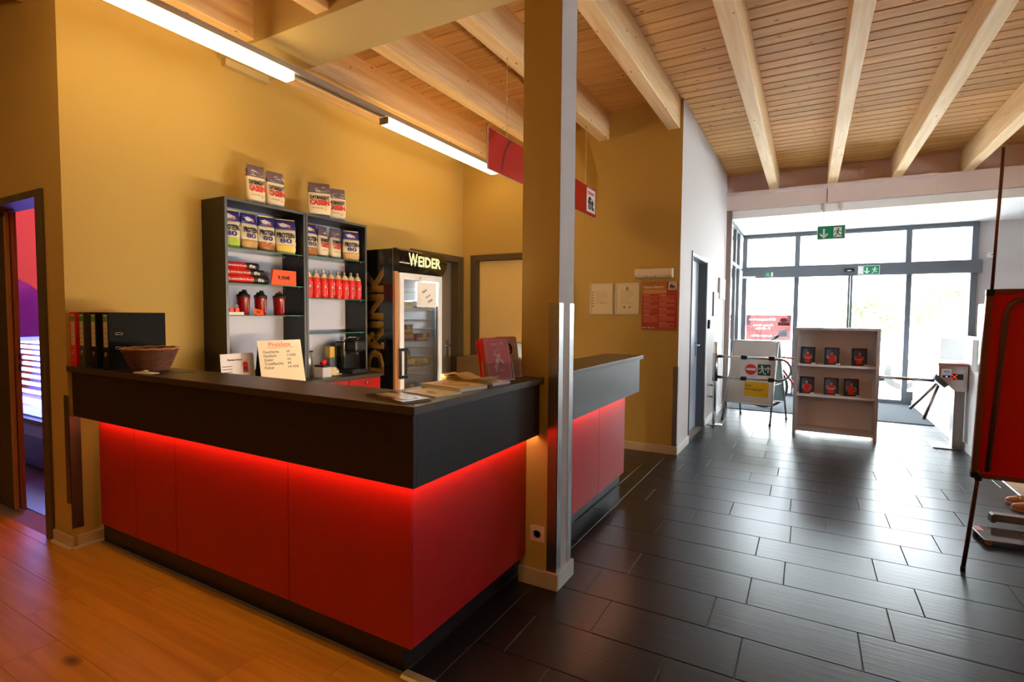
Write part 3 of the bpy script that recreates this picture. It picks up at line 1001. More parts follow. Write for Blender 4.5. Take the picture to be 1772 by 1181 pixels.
def pouch(kind, label, loc, rz, w=0.16, h=0.27, flavour=None, group=None, seed=0, lean=0.0):
    """stand-up foil pouch; front faces local +X"""
    rnd = random.Random(seed)
    t = thing('foil_pouch', label, 'pouch', loc, rz, group)
    t.rotation_euler = (0, lean, rz)
    n = 28

    def ring(z):
        q = z / h
        ww = w / 2 * (0.93 + 0.07 * sin(pi * min(1, q * 1.1)))
        dd = 0.036 * (1 - q) ** 0.7 + 0.003 if q < 0.97 else 0.003
        if q < 0.08:
            dd *= 0.75 + q * 3
        pts = []
        for k in range(n):
            a = 2 * pi * k / n
            cx, cy = cos(a), sin(a)
            x = dd * (abs(cx) ** 0.8) * (1 if cx > 0 else -1)
            y = ww * (abs(cy) ** 0.75) * (1 if cy > 0 else -1)
            wr = 0.0034 * sin(9 * a + 23 * q + seed) * sin(14 * q + seed * 2) * (1 if 0.1 < q < 0.9 else 0.3)
            pts.append((x + wr, y + wr * 1.4, z))
        return pts

    def shell(z0, z1, steps, grow=0.0):
        b = MB()
        vs, fs = [], []
        for i in range(steps + 1):
            z = z0 + (z1 - z0) * i / steps
            r = ring(z)
            if grow:
                r = [(p[0] * (1 + grow * 6) + (grow if p[0] > 0 else -grow), p[1] * (1 + grow * 2), p[2]) for p in r]
            vs += r
        for i in range(steps):
            for k in range(n):
                fs.append((i * n + k, i * n + (k + 1) % n, (i + 1) * n + (k + 1) % n, (i + 1) * n + k))
        b.add(vs, fs, 0, True)
        b.add(vs[:n], [tuple(range(n))[::-1]])
        b.add(vs[-n:], [tuple(range(n))])
        return b

    def surf(zl, off=0.0):
        q = zl / h
        dd = 0.036 * (1 - q) ** 0.7 + 0.003
        return dd * 0.93

    def onface(z0, z1):
        """frame of the sloping front face between two heights"""
        a, b2 = Vector((surf(z0) + 0.003, 0, z0)), Vector((surf(z1) + 0.003, 0, z1))
        return (a + b2) / 2, (Y_, (b2 - a).normalized())
    if kind == 'protein':
        shell(0.0, h * 0.70, 9).build('pouch_body', cream, t)
        shell(h * 0.70, h * 0.965, 4).build('top_band', purple, t)
        shell(h * 0.965, h, 1).build('seal', gold, t)
        fl = {'lime': lime, 'caramel': caramel, 'choc': choc, 'vanilla': vanilla}[flavour]
        shell(0.002, h * 0.27, 4, 0.0012).build('flavour_print', fl, t)
        c, f = onface(h * 0.46, h * 0.60)
        text(t, 'PROTEIN', ink, c, w * 0.84, h * 0.15, f, bold=0.04, off=0.002)
        c, f = onface(h * 0.30, h * 0.45)
        text(t, '80', purple, c, w * 0.58, h * 0.13, f, bold=0.025, off=0.003)
        c, f = onface(h * 0.70, h * 0.92)
        d = D2()
        d.disc(-w * .08, 0.0, w * .22, 0, 0, h * .05).disc(w * .16, -h * .03, w * .1, 1, 1, h * .03)
        d.stroke([(-w * .36, h * .03), (-w * .1, h * .06), (w * .22, h * .0)], h * .02, 0, 1)
        d.build('brand_badge', [paper, M('badge_orange', (0.7, 0.25, 0.08), 0.4)], t, c, f, 0.0005, 0.0015)
    else:
        shell(h * 0.06, h * 0.70, 8).build('pouch_body', cream, t)
        shell(h * 0.70, h, 4).build('top_band', greyviolet, t)
        shell(0.0, h * 0.06, 1).build('bottom_band', M('navy_foil', (0.06, 0.07, 0.14), 0.3), t)
        c, f = onface(h * 0.50, h * 0.62)
        text(t, 'DAY&NIGHT', ink, c, w * 0.86, h * 0.12, f, bold=0.04, off=0.002)
        c, f = onface(h * 0.33, h * 0.49)
        text(t, 'CASEIN', sign_red, c, w * 0.86, h * 0.165, f, bold=0.06, off=0.002)
        c, f = onface(h * 0.16, h * 0.28)
        d = D2().rect(-w * .35, h * .01, w * .15, h * .035, 0).disc(w * .25, -h * .01, w * .07, 1, 0, h * .05)
        d.build('flavour_print', [caramel, vanilla], t, c, f, 0.0005, 0.0012)
        c, f = onface(h * 0.70, h * 0.92)
        d = D2()
        for i in range(7):
            yy = rnd.uniform(-w * .38, w * .38)
            zz = rnd.uniform(-h * .07, h * .07)
            d.stroke([(yy, zz), (yy + rnd.uniform(.01, .04), zz + rnd.uniform(-.012, .012))], 0.004, i % 2, 0)
        d.build('brand_badge', [paper, M('violet_light', (0.42, 0.36, 0.42), 0.4)], t, c, f, 0.0005, 0.0015)
    return t


G1 = 'casein pouches standing on top of the bookcases'
pouch('casein', 'casein pouch, leftmost of the four on top of the bookcases', (-2.42, 1.09, 2.225), radians(-8), 0.140, 0.29, group=G1, seed=1)
pouch('casein', 'casein pouch, second from left on top of the left bookcase', (-2.42, 1.255, 2.225), radians(-6), 0.145, 0.28, group=G1, seed=2)
pouch('casein', 'casein pouch, third from left on top, in front of its neighbour', (-2.37, 1.635, 2.225), radians(-32), 0.180, 0.275, group=G1, seed=3)
pouch('casein', 'casein pouch, rightmost on top of the right bookcase', (-2.42, 1.855, 2.225), radians(-25), 0.17, 0.28, group=G1, seed=4)
G2 = 'pouches on the upper glass shelves'
pouch('protein', 'protein pouch with lime green print, leftmost in the left bookcase', (-2.43, 0.890, 1.886), radians(-12), 0.135, 0.275, 'lime', G2, 5)
pouch('protein', 'protein pouch with tan print beside the lime green one', (-2.43, 1.034, 1.886), radians(5), 0.135, 0.275, 'caramel', G2, 6)
pouch('protein', 'protein pouch with chocolate print in the left bookcase', (-2.43, 1.177, 1.886), radians(-6), 0.135, 0.275, 'choc', G2, 7)
pouch('protein', 'protein pouch with yellow print, rightmost in the left bookcase', (-2.42, 1.340, 1.886), radians(-25), 0.155, 0.275, 'vanilla', G2, 8)
pouch('protein', 'protein pouch with chocolate print, leftmost in the right bookcase', (-2.42, 1.575, 1.896), radians(3), 0.14, 0.27, 'choc', G2, 9)
pouch('casein', 'casein pouch next to the chocolate pouch in the right bookcase', (-2.43, 1.715, 1.896), radians(10), 0.120, 0.265, group=G2, seed=10)
pouch('casein', 'casein pouch, second from right in the right bookcase', (-2.43, 1.848, 1.896), radians(6), 0.120, 0.265, group=G2, seed=11)
pouch('protein', 'protein pouch with pale coffee print, rightmost in the right bookcase', (-2.41, 2.015, 1.896), radians(-22), 0.15, 0.27, 'caramel', G2, 12)

# ------------------------------------------------------------------ rolled towels
tw = 0
for (yy0, yy1, z, xx, lab) in ((0.815, 1.165, 1.665, -2.40, 'red rolled towel with white lettering, bottom of the stack at the front'),
                          (0.815, 1.140, 1.665, -2.47, 'red rolled towel lying behind the bottom front one'),
                          (0.815, 1.135, 1.715, -2.41, 'red rolled towel in the middle of the stack'),
                          (0.815, 1.120, 1.715, -2.48, 'red rolled towel behind the middle one'),
                          (0.815, 1.105, 1.765, -2.43, 'red rolled towel on top of the stack')):
    t = thing('rolled_towel', lab, 'towel', (xx, yy0, z), group='rolled towels on the left glass shelf')
    L = yy1 - yy0
    prof = [(0.0001, 0.0), (0.020, 0.0), (0.0285, 0.008), (0.0285, L * .33), (0.0288, L * .66), (0.0285, L - 0.008), (0.020, L), (0.0001, L)]
    MB().lathe(prof, n=20).build('towel_roll', red_paint, t, rot=(radians(-90), 0, 0))
    MB().lathe([(0.0286, L * .62), (0.0292, L * .64), (0.0292, L - 0.02), (0.0286, L - .006)], n=20).build('black_band', black, t, rot=(radians(-90), 0, 0))
    f = (Y_, Z_)
    text(t, 'www.clever-fit.com', white, (0.0295, L * 0.38, 0.002), L * .48, 0.013, f, bold=0.02)
    text(t, 'fit', white, (0.0297, L * 0.78, 0.0), 0.05, 0.026, f, bold=0.04)
    text(t, 'm)', paper, (0.0295, L * 0.06, 0.0), 0.03, 0.02, f, bold=0.03)
    tw += 1

# price card 9,90 EUR
t = thing('price_card', 'orange price card reading 9,90€ beside the rolled towels', 'price card', (-2.36, 1.165, 1.636), radians(3))
MB().prism([(0.0, 0.0), (0.0, 0.118), (0.03, 0.118)], 1, 0, 0.001).build('stand_foot', orange_red, t)
MB().box(0, 0, 0, 0.0015, 0.235, 0.118).build('card', orange_red, t)
text(t, '9,90€', ink, (0.002, 0.118, 0.058), 0.115, 0.036, '+X', bold=0.03)

# ------------------------------------------------------------------ shakers
for i, (yy, lab) in enumerate(((0.985, 'red protein shaker with black lid, left of three on the glass shelf'), (1.125, 'red protein shaker with black lid, middle of three'), (1.285, 'red protein shaker with red cap on its lid, right of three'))):
    t = thing('shaker', lab, 'shaker', (-2.43, yy, 1.406), radians(10), group='red shakers on the left glass shelf')
    MB().lathe([(0.036, 0.0), (0.038, 0.004), (0.044, 0.125), (0.045, 0.130), (0.0001, 0.130)], n=28).build('cup', dark_red, t)
    MB().lathe([(0.047, 0.128), (0.047, 0.148), (0.030, 0.157), (0.026, 0.172), (0.0001, 0.172)], n=28).build('lid', black, t)
    MB().cyl((0.01, 0, 0.172), (0.01, 0, 0.186), 0.016, 0.014, 16).build('spout_cap', red_paint if i == 2 else black, t)
    MB().lathe([(0.0462, 0.126), (0.048, 0.127), (0.048, 0.131), (0.0462, 0.132)], n=28).build('rim', dark_red, t)
    text(t, 'www.clever-fit.com', white, (0.0440, 0.0, 0.068), 0.095, 0.010, ((0, 0.0, 1.0), (0, -1.0, 0.0)), bold=0.02)
t = thing('price_tag', 'small slanted orange price tag reading 5€ before the shakers', 'price tag', (-2.375, 1.03, 1.406), radians(0))
MB().obox((0.012, 0.03, 0.022), (0.0012, 0.075, 0.05), Matrix.Rotation(radians(-28), 3, 'Y') @ Matrix.Rotation(radians(-14), 3, 'X')).build('card', orange_red, t)
MB().box(-0.012, 0.01, 0, 0.004, 0.05, 0.0015).build('foot', orange_red, t)
Mx = Matrix.Rotation(radians(-28), 3, 'Y') @ Matrix.Rotation(radians(-14), 3, 'X')
text(t, '5€', ink, Vector((0.012, 0.03, 0.022)) + Mx @ Vector((0.0009, 0, 0)), 0.032, 0.022, (Mx @ Y_, Mx @ Z_), bold=0.02)
t = thing('lock_box', 'white tray of red padlocks at the left end of the shelf', 'tray', (-2.40, 0.815, 1.406))
MB().box(0, 0, 0, 0.06, 0.115, 0.022).build('tray', paper, t, bevel=0.002)
for k in range(2):
    lk = MB().box(0.035, 0.012 + k * 0.042, 0.022, 0.05, 0.046 + k * 0.042, 0.052).build('padlock', bright_red, t, bevel=0.003)
    MB().tube([(0.042, 0.02 + k * .042, 0.05), (0.042, 0.02 + k * .042, 0.068), (0.042, 0.029 + k * .042, 0.076), (0.042, 0.038 + k * .042, 0.068), (0.042, 0.038 + k * .042, 0.05)], 0.003, 8).build('shackle', white, lk)

# ------------------------------------------------------------------ bottles
for i in range(8):
    y = 1.524 + i * 0.0775
    pos = ['leftmost', 'second from left', 'third from left', 'fourth from left', 'fourth from right', 'third from right', 'second from right', 'rightmost'][i]
    t = thing('drink_bottle', 'red sports bottle with champagne cap, %s in the row of eight' % pos, 'bottle', (-2.385, y, 1.551), radians(8), group='row of red sports bottles')
    MB().lathe([(0.0345, 0.0), (0.0365, 0.004), (0.0365, 0.055), (0.034, 0.075), (0.0365, 0.095), (0.0365, 0.150), (0.034, 0.166), (0.030, 0.170), (0.0001, 0.170)], n=22).build('bottle_body', bright_red, t)
    MB().lathe([(0.034, 0.166), (0.034, 0.178), (0.026, 0.196), (0.013, 0.204), (0.012, 0.212), (0.0001, 0.212)], n=22).build('cap', champagne, t)
    MB().lathe([(0.0085, 0.212), (0.0085, 0.222), (0.011, 0.226), (0.010, 0.236), (0.0001, 0.238)], n=14).build('spout', champagne, t)
    text(t, 'clever fit', white, (0.0368, 0.006, 0.08), 0.105, 0.010, ((0, 0, 1), (0, -1, 0)), bold=0.03)
    d = D2().disc(0, 0, 0.011, 0, 0)
    d.build('round_badge', [M('badge_tan', (0.60, 0.45, 0.35), 0.5)], t, (0.0368, -0.013, 0.095), '+X')

# ------------------------------------------------------------------ cards on the back counter
t = thing('counter_card', 'white landscape card advertising a shaker before the left bookcase', 'card stand', (-2.29, 0.720, 0.90))
MB().obox((0, 0.125, 0.118), (0.002, 0.25, 0.236), Matrix.Rotation(radians(-6), 3, 'Y')).build('card', card_lilac, t)
MB().prism([(-0.06, 0.0), (0.0, 0.0), (-0.012, 0.22)], 1, 0.0, 0.0015).build('side_wing', black, t)
Rm = Matrix.Rotation(radians(-6), 3, 'Y')
ff = (Rm @ Y_, Rm @ Z_)
text(t, 'Premium Shaker', ink, Vector((0, 0.125, 0.118)) + Rm @ Vector((0.0012, -0.02, 0.075)), 0.11, 0.014, ff, bold=0.02)
d = D2()
d.rect(.035, -.02, .075, .045, 0).disc(.055, .045, .02, 0, 0, .012).rect(.04, -.075, .08, -.055, 1).rect(.045, .0, .065, .02, 1, 1)
d.build('shaker_picture', [bright_red, blue_ink], t, Vector((0, 0.125, 0.118)) + Rm @ Vector((0.0012, 0, 0)), ff)
D2().lines(-.115, -.08, -.045, .04, 6, 0, 0, random.Random(4), 0.2).build('printed_lines', [ink], t, Vector((0, 0.125, 0.118)) + Rm @ Vector((0.0012, 0, 0)), ff)

t = thing('price_board', 'cream handwritten price list board, tilted, right of the shaker card', 'sign', (-2.10, 0.895, 0.90), radians(0))
rot = Matrix.Rotation(radians(-20), 3, 'Z') @ Matrix.Rotation(radians(-17), 3, 'Y') @ Matrix.Rotation(radians(1), 3, 'X')
cc = Vector((0.0, 0.160, 0.170))
MB().obox(cc, (0.004, 0.30, 0.325), rot).build('board', M('board_cream', (0.83, 0.72, 0.55), 0.6), t, bevel=0.001)
rot2 = Matrix.Rotation(radians(-20), 3, 'Z') @ Matrix.Rotation(radians(17), 3, 'Y')
MB().obox(cc + Matrix.Rotation(radians(-20), 3, 'Z') @ Vector((-0.100, 0, -0.004)), (0.004, 0.29, 0.322), rot2).build('back_leg', black, t)
ff = (rot @ Y_, rot @ Z_)


def bp_(y, z):
    return cc + rot @ Vector((0.0022, y, z))


text(t, 'Preisliste', orange_red, bp_(0.0, 0.132), 0.15, 0.030, ff)
D2().stroke([(-.09, .112), (-.06, .105), (.06, .112), (.09, .106)], 0.0025, 0).build('underline', [orange_red], t, bp_(0, 0), ff)
for k, (a, b2) in enumerate((('Duschkarte', '5€'), ('Handtuch', '3.90€'), ('Shaker', '5€'), ('Trinkflasche', '8€'), ('Pulver', '19.90€'))):
    z = 0.078 - 0.029 * k
    wa = 0.0105 * len(a)
    text(t, a, ink, bp_(-0.118 + wa / 2, z), wa, 0.020, ff)
    wb2 = 0.0125 * len(b2)
    text(t, b2, ink, bp_(0.04 + wb2 / 2, z), wb2, 0.017, ff)
t = thing('red_carton', 'dark red carton standing behind the price list board', 'box', (-2.42, 1.00, 0.90))
MB().box(0, 0, 0, 0.09, 0.17, 0.10).build('carton', dark_red, t, bevel=0.002)
MB().box(0.09, 0.02, 0.05, 0.0905, 0.15, 0.08).build('label_strip', bright_red, t)

# things under the right bookcase
t = thing('coffee_bag', 'silver foil bag with black clip leaning under the right bookcase', 'bag', (-2.42, 1.55, 0.90), radians(10))
MB().lathe([(0.035, 0), (0.042, 0.01), (0.043, 0.13), (0.03, 0.19), (0.012, 0.20), (0.0001, 0.2)], n=18, sx=0.7, sy=1.0).build('bag_body', M('silver_foil', (0.55, 0.53, 0.56), 0.3, 0.8), t)
MB().box(-0.01, -0.045, 0.195, 0.012, 0.045, 0.21).build('clip', black, t, bevel=0.003)
t = thing('foil_box', 'clear plastic box with foil packs and black clasp on the worktop', 'box', (-2.30, 1.50, 0.90), radians(5))
MB().box(0, 0, 0, 0.10, 0.10, 0.085).build('box_body', M('plastic_milky', (0.55, 0.55, 0.60), 0.2), t, bevel=0.006)
MB().box(-0.002, 0.01, 0.085, 0.10, 0.09, 0.10).build('clasp', black, t, bevel=0.003)
MB().cyl((0.06, 0.03, 0.11), (0.06, 0.07, 0.13), 0.02, n=14).build('red_lid', bright_red, t)
t = thing('cup', 'cream cup turned upside down on a saucer', 'cup', (-2.27, 1.68, 0.90))
MB().lathe([(0.0001, 0.004), (0.03, 0.004), (0.07, 0.012), (0.07, 0.014), (0.03, 0.009), (0.0001, 0.009)], n=24).build('saucer', M('cream_china', (0.80, 0.72, 0.52), 0.2), t)
MB().lathe([(0.040, 0.012), (0.040, 0.03), (0.032, 0.062), (0.018, 0.072), (0.0001, 0.073)], n=24).build('cup_body', M('cream_china'), t)
MB().tube([(0.036, 0, .055), (.058, 0, .05), (.06, 0, .03), (.04, 0, .022)], 0.004, 8).build('cup_handle', M('cream_china'), t)
t = thing('coffee_maker', 'black capsule coffee machine between bookcase and fridge', 'coffee machine', (-2.44, 1.85, 0.90), radians(0))
MB().box(0.0, 0.0, 0.0, 0.22, 0.19, 0.03).build('base', black, t, bevel=0.006)
MB().box(0.0, 0.0, 0.03, 0.11, 0.19, 0.28).build('tank', black_gloss, t, bevel=0.01)
MB().box(0.08, 0.03, 0.19, 0.22, 0.16, 0.29).build('brew_head', black, t, bevel=0.02)
MB().cyl((0.17, 0.095, 0.16), (0.17, 0.095, 0.19), 0.014, n=14).build('spout', chrome, t)
MB().tube([(0.10, 0.02, 0.29), (0.15, 0.02, 0.315), (0.15, 0.17, 0.315), (0.10, 0.17, 0.29)], 0.006, 8).build('lever', chrome, t)
MB().cyl((0.17, 0.095, 0.03), (0.17, 0.095, 0.034), 0.05, n=20).build('drip_grid', chrome, t)
t = thing('knife_block', 'dark utensil holder with yellow top beside the bookcase side', 'holder', (-2.46, 1.76, 0.90))
MB().box(0, 0, 0, 0.06, 0.055, 0.14).build('holder_body', grey_sheen_lam, t, bevel=0.004)
MB().box(0.0, 0.0, 0.14, 0.06, 0.055, 0.235).build('yellow_sleeve', M('yellow_sleeve', (0.6, 0.38, 0.05), 0.5), t, bevel=0.004)

# ------------------------------------------------------------------ fridge
fr = thing('display_fridge', 'tall black glass-door display fridge lettered WEIDER', 'fridge', (-2.6, 2.20, 0))
FW_, FD = 0.71, 0.52
MB().box(0, 0, 0.04, FD, 0.03, 2.015).build('side_wall', black_gloss, fr, bevel=0.004)
MB().box(0, FW_ - 0.03, 0.04, FD, FW_, 2.015).build('side_wall', black_gloss, fr, bevel=0.004)
MB().box(0, 0.03, 0.04, 0.03, FW_ - 0.03, 2.015).build('back_wall', black_gloss, fr)
MB().box(0.03, 0.03, 1.80, FD, FW_ - 0.03, 2.015).build('top_housing', black_gloss, fr)
MB().box(0.03, 0.03, 0.04, FD, FW_ - 0.03, 0.30).build('base_housing', black_gloss, fr)
lin = MB().box(0.03, 0.03, 0.30, 0.045, FW_ - 0.03, 1.80).box(0.045, 0.03, 0.30, FD - 0.01, 0.045, 1.80).box(0.045, FW_ - 0.045, 0.30, FD - 0.01, FW_ - 0.03, 1.80).box(0.045, 0.045, 1.785, FD - 0.01, FW_ - 0.045, 1.80).build('liner', M('fridge_liner', (0.36, 0.35, 0.36), 0.35), fr)
for k in range(14):
    z = 0.42 + k * 0.095
    MB().cyl((0.06, FW_ - 0.048, z), (0.46, FW_ - 0.048, z), 0.008, n=8).build('liner_rib', M('fridge_liner'), lin)
MB().box(0.35, 0.06, 1.770, 0.45, FW_ - 0.06, 1.784).build('light_bar', fridge_light, fr)
for z in (1.46, 1.155, 0.90, 0.62):
    b = MB()
    for k in range(16):
        yy = 0.05 + k * (FW_ - 0.10) / 15
        b.cyl((0.05, yy, z), (0.46, yy, z), 0.002, n=5)
    b.cyl((0.46, 0.046, z), (0.46, FW_ - 0.046, z), 0.004, n=6).cyl((0.47, 0.046, z + 0.02), (0.47, FW_ - 0.046, z + 0.02), 0.003, n=6)
    b.cyl((0.05, 0.046, z), (0.05, FW_ - 0.046, z), 0.004, n=6)
    b.build('wire_shelf', white, fr)
dr = MB().box(FD, 0.05, 0.16, FD + 0.04, 0.105, 1.80).box(FD, FW_ - 0.085, 0.16, FD + 0.04, FW_ - 0.03, 1.80).box(FD, 0.105, 1.745, FD + 0.04, FW_ - 0.085, 1.80).box(FD, 0.105, 0.16, FD + 0.04, FW_ - 0.085, 0.30).build('door', M('door_white', (0.76, 0.77, 0.80), 0.3), fr, bevel=0.003)
MB().box(FD + 0.015, 0.105, 0.30, FD + 0.022, FW_ - 0.085, 1.745).build('door_glass', glass_clear, dr)
MB().box(FD + 0.023, FW_ - 0.105, 0.32, FD + 0.026, FW_ - 0.088, 1.50).build('door_seal', black, dr)
MB().box(FD + 0.04, 0.03, 0.83, FD + 0.062, 0.135, 0.858).box(FD + 0.04, 0.03, 1.082, FD + 0.062, 0.135, 1.11).box(FD + 0.045, 0.03, 0.858, FD + 0.062, 0.052, 1.082).box(FD + 0.04, 0.113, 0.858, FD + 0.05, 0.135, 1.082).build('door_handle', black, dr, bevel=0.003)
MB().cyl((FD + 0.04, 0.33, 1.765), (FD + 0.046, 0.33, 1.765), 0.008, n=10).build('door_lock', chrome, dr)
MB().box(FD, 0.002, 0.16, FD + 0.022, 0.048, 1.81).build('hinge_strip', M('copper_strip', (0.42, 0.20, 0.08), 0.4), fr)
MB().box(FD + 0.001, -0.003, 0.1, FD + 0.004, 0.0, 2.012).build('edge_trim', alu, fr)
# rounded header
hp = [(FD, 1.815)] + [(FD + 0.03 + 0.05 * sin(pi * k / 10), 1.815 + 0.205 * k / 10) for k in range(11)] + [(FD, 2.02)]
hp = [(p[0], p[1]) for p in hp]
hb = MB()
vs = [(p[0], 0.0, p[1]) for p in hp] + [(p[0], FW_, p[1]) for p in hp]
nn = len(hp)
hb.add(vs, [(k, (k + 1) % nn, nn + (k + 1) % nn, nn + k) for k in range(nn)], 0, True)
hb.add(vs, [tuple(range(nn))[::-1], tuple(range(nn, 2 * nn))])
hd = hb.build('header', black_gloss, fr)
text(hd, 'W', sign_lit, (FD + 0.081, 0.185, 1.925), 0.125, 0.118, '+X', bold=0.02, name='lit_letter')
text(hd, 'EIDER', sign_lit, (FD + 0.081, 0.43, 1.917), 0.345, 0.098, '+X', bold=0.03, name='lit_letter')
# side lettering
d = D2()
text(fr, 'DRINK', M('gold_letters', (0.16, 0.085, 0.015), 0.4), (0.30, 0.0, 1.36), 1.0, 0.22, ((0, 0, 1), (-1, 0, 0)), bold=0.05, name='side_lettering')
text(fr, 'COLD', M('orange_letters', (0.25, 0.05, 0.01), 0.4), (0.17, 0.0, 1.36), 0.7, 0.06, ((0, 0, 1), (-1, 0, 0)), bold=0.05, name='side_lettering')
# sheet of paper on the glass
pp = MB().box(FD + 0.0225, 0.31, 1.49, FD + 0.0232, 0.60, 1.73).build('notice_sheet', paper, dr)
for k, (s_, yy, zz) in enumerate((('NEW', 0.42, 1.645), ('cool', 0.47, 1.60), ('DRINK', 0.51, 1.555))):
    text(pp, s_, ink, (FD + 0.0233, yy, zz), 0.075, 0.02, '+X', spin=radians(22), bold=0.02)
D2().lines(-.06, -.05, .0, .05, 5, 0, 0, random.Random(3), 0.12).build('printed_lines', [M('pale_ink', (0.5, 0.4, 0.4), 0.6)], pp, (FD + 0.0233, 0.38, 1.56), '+X')
# contents
def snack(loc, size, m1, m2, lab, rz=0.0):
    t = thing('snack_box', lab, 'box', loc, rz, 'boxes inside the display fridge')
    MB().box(0, 0, 0, size[0], size[1], size[2]).build('carton', m1, t, bevel=0.002)
    MB().box(size[0], size[1] * .08, size[2] * .15, size[0] + 0.0008, size[1] * .92, size[2] * .45).build('printed_band', m2, t)
    MB().lathe([(0.0001, 0), (size[1] * .16, 0), (size[1] * .16, 0.0008), (0.0001, 0.0008)], n=14).build('printed_badge', caramel, t, loc=(size[0], size[1] * .6, size[2] * .7), rot=(0, radians(90), 0))
snack((-2.21, 2.355, 1.466), (0.11, 0.15, 0.075), M('pale_yellow', (0.7, 0.7, 0.45), 0.5), paper, 'pale box at the left of the top fridge shelf')
snack((-2.23, 2.525, 1.466), (0.11, 0.15, 0.085), paper, blue_ink, 'white box with blue print on the top fridge shelf')
snack((-2.23, 2.695, 1.466), (0.11, 0.14, 0.080), paper, M('grey_print', (.3, .3, .34), .5), 'white box with grey print at the right of the top fridge shelf')
snack((-2.20, 2.365, 1.161), (0.10, 0.16, 0.075), M('salmon', (0.55, 0.22, 0.14), 0.5), blue_ink, 'salmon coloured box on the second fridge shelf')
snack((-2.21, 2.375, 1.238), (0.09, 0.15, 0.085), M('navy_box', (0.03, 0.04, 0.16), 0.4), caramel, 'navy box stacked on the salmon coloured box')
snack((-2.20, 2.555, 1.161), (0.10, 0.20, 0.075), M('violet_box', (0.10, 0.05, 0.16), 0.4), caramel, 'violet box at the right of the second fridge shelf')
snack((-2.20, 2.375, 0.906), (0.10, 0.16, 0.085), kraft, blue_ink, 'tan box on the third fridge shelf')
snack((-2.21, 2.365, 0.993), (0.09, 0.12, 0.080), M('navy_box'), vanilla, 'navy box stacked on the tan box')
snack((-2.20, 2.565, 0.906), (0.10, 0.21, 0.070), M('olive_box', (0.30, 0.22, 0.08), 0.5), blue_ink, 'olive box at the right of the third fridge shelf')
snack((-2.20, 2.365, 0.626), (0.10, 0.20, 0.14), M('navy_box'), M('sky_print', (0.05, 0.25, 0.5), .5), 'tall navy and blue box on the lowest fridge shelf')

# ------------------------------------------------------------------ brown cabinet, monitor, wall screen
t = thing('side_cabinet', 'low brown cabinet before the light door', 'cabinet', (-2.38, 3.62, 0))
MB().box(0, 0, 0.05, 0.9, 0.40, 0.93).build('body', brown_box, t, bevel=0.003)
for k in range(2):
    cd = MB().box(0.01 + k * 0.445, -0.018, 0.07, 0.445 + k * 0.445, 0.0, 0.915).build('cabinet_door', brown_box, t, bevel=0.002)
    MB().cyl((0.40 + k * 0.09, -0.018, 0.6), (0.40 + k * 0.09, -0.035, 0.6), 0.008, n=10).build('knob', chrome, cd)
MB().box(0.02, 0.02, 0, 0.88, 0.38, 0.05).build('plinth', joint_dark, t)
t = thing('monitor', 'computer monitor with black rim half hidden by the pillar', 'monitor', (-0.33, 1.55, 1.10), radians(-20))
t.location = (-0.455, 1.64, 1.10)
MB().box(-0.12, -0.06, 0, 0.12, 0.10, 0.012).build('foot', black, t, bevel=0.004)
MB().box(-0.03, 0.02, 0.012, 0.03, 0.05, 0.08).build('neck', black, t)
t.scale = (0.45, 0.6, 0.65)
MB().box(-0.24, -0.01, 0.04, 0.24, 0.02, 0.215).build('screen_housing', black, t, bevel=0.004)
MB().box(-0.23, -0.012, 0.05, 0.23, -0.01, 0.205).build('screen', M('screen_grey', (0.14, 0.19, 0.22), 0.2), t)
t = thing('wall_screen', 'flat black screen on the back wall behind the pillar', 'screen', (-1.10, 4.05, 1.08))
MB().box(-0.42, -0.075, 0.0, 0.0, -0.03, 0.745).build('housing', black, t, bevel=0.006)
MB().box(-0.40, -0.077, 0.02, -0.02, -0.075, 0.725).build('panel', M('screen_teal', (0.10, 0.16, 0.15), 0.1), t)
MB().box(-0.3, -0.03, 0.25, -0.1, 0.0, 0.5).build('bracket', black, t)
# ------------------------------------------------------------------ things on the reception counter
bd = [(-2.405, 0.075, bright_red, 'red lever-arch binder, leftmost of the four', 'Z'), (-2.365, 0.075, black, 'black binder directly right of the red binder', 'Z'), (-2.275, 0.075, black, 'black binder, third from left', 'Z'), (-2.165, 0.08, black, 'black binder, rightmost, with its full cover facing out', 'Z')]


def binder(loc, rz, m, lab, thick=0.075):
    """spine faces local -Y, cover faces +X"""
    t = thing('binder', lab, 'binder', loc, rz, 'lever-arch binders on the counter')
    H, D = 0.318, 0.285
    MB().box(0, 0, 0, 0.003, D, H).box(thick - 0.003, 0, 0, thick, D, H).box(0, -0.002, 0, thick, 0.001, H).build('cover', m, t, bevel=0.001)
    MB().box(0.006, 0.012, 0.006, thick - 0.006, D - 0.02, H - 0.012).build('page_block', paper, t)
    lab_ = MB().box(thick * .2, -0.0028, 0.125, thick * .8, -0.002, 0.305).build('spine_label', M('spine_label', (0.62, 0.50, 0.32), 0.6), t)
    MB().box(thick * .2, -0.0034, 0.265, thick * .8, -0.0028, 0.295).build('green_stripe', M('green_stripe', (0.06, 0.30, 0.05), 0.6), lab_)
    D2().lines(-.012, -.06, .012, .05, 4, 0, 0, random.Random(2), 0.1).build('printed_lines', [ink], lab_, (thick / 2, -0.003, 0.19), '-Y')
    MB().tube([(thick / 2 + 0.011 * cos(a), -0.004, 0.085 + 0.011 * sin(a)) for a in [2 * pi * k / 14 for k in range(14)]], 0.0018, 6, closed=True).build('finger_ring', chrome, t)
    for z in (0.12, 0.20):
        MB().tube([(thick + 0.0008, 0.03, z - 0.006), (thick + 0.0008, 0.06, z - 0.006), (thick + 0.0008, 0.064, z), (thick + 0.0008, 0.06, z + 0.006), (thick + 0.0008, 0.03, z + 0.006), (thick + 0.0008, 0.026, z)], 0.0016, 6, closed=True).build('eyelet', chrome, t)
    return t


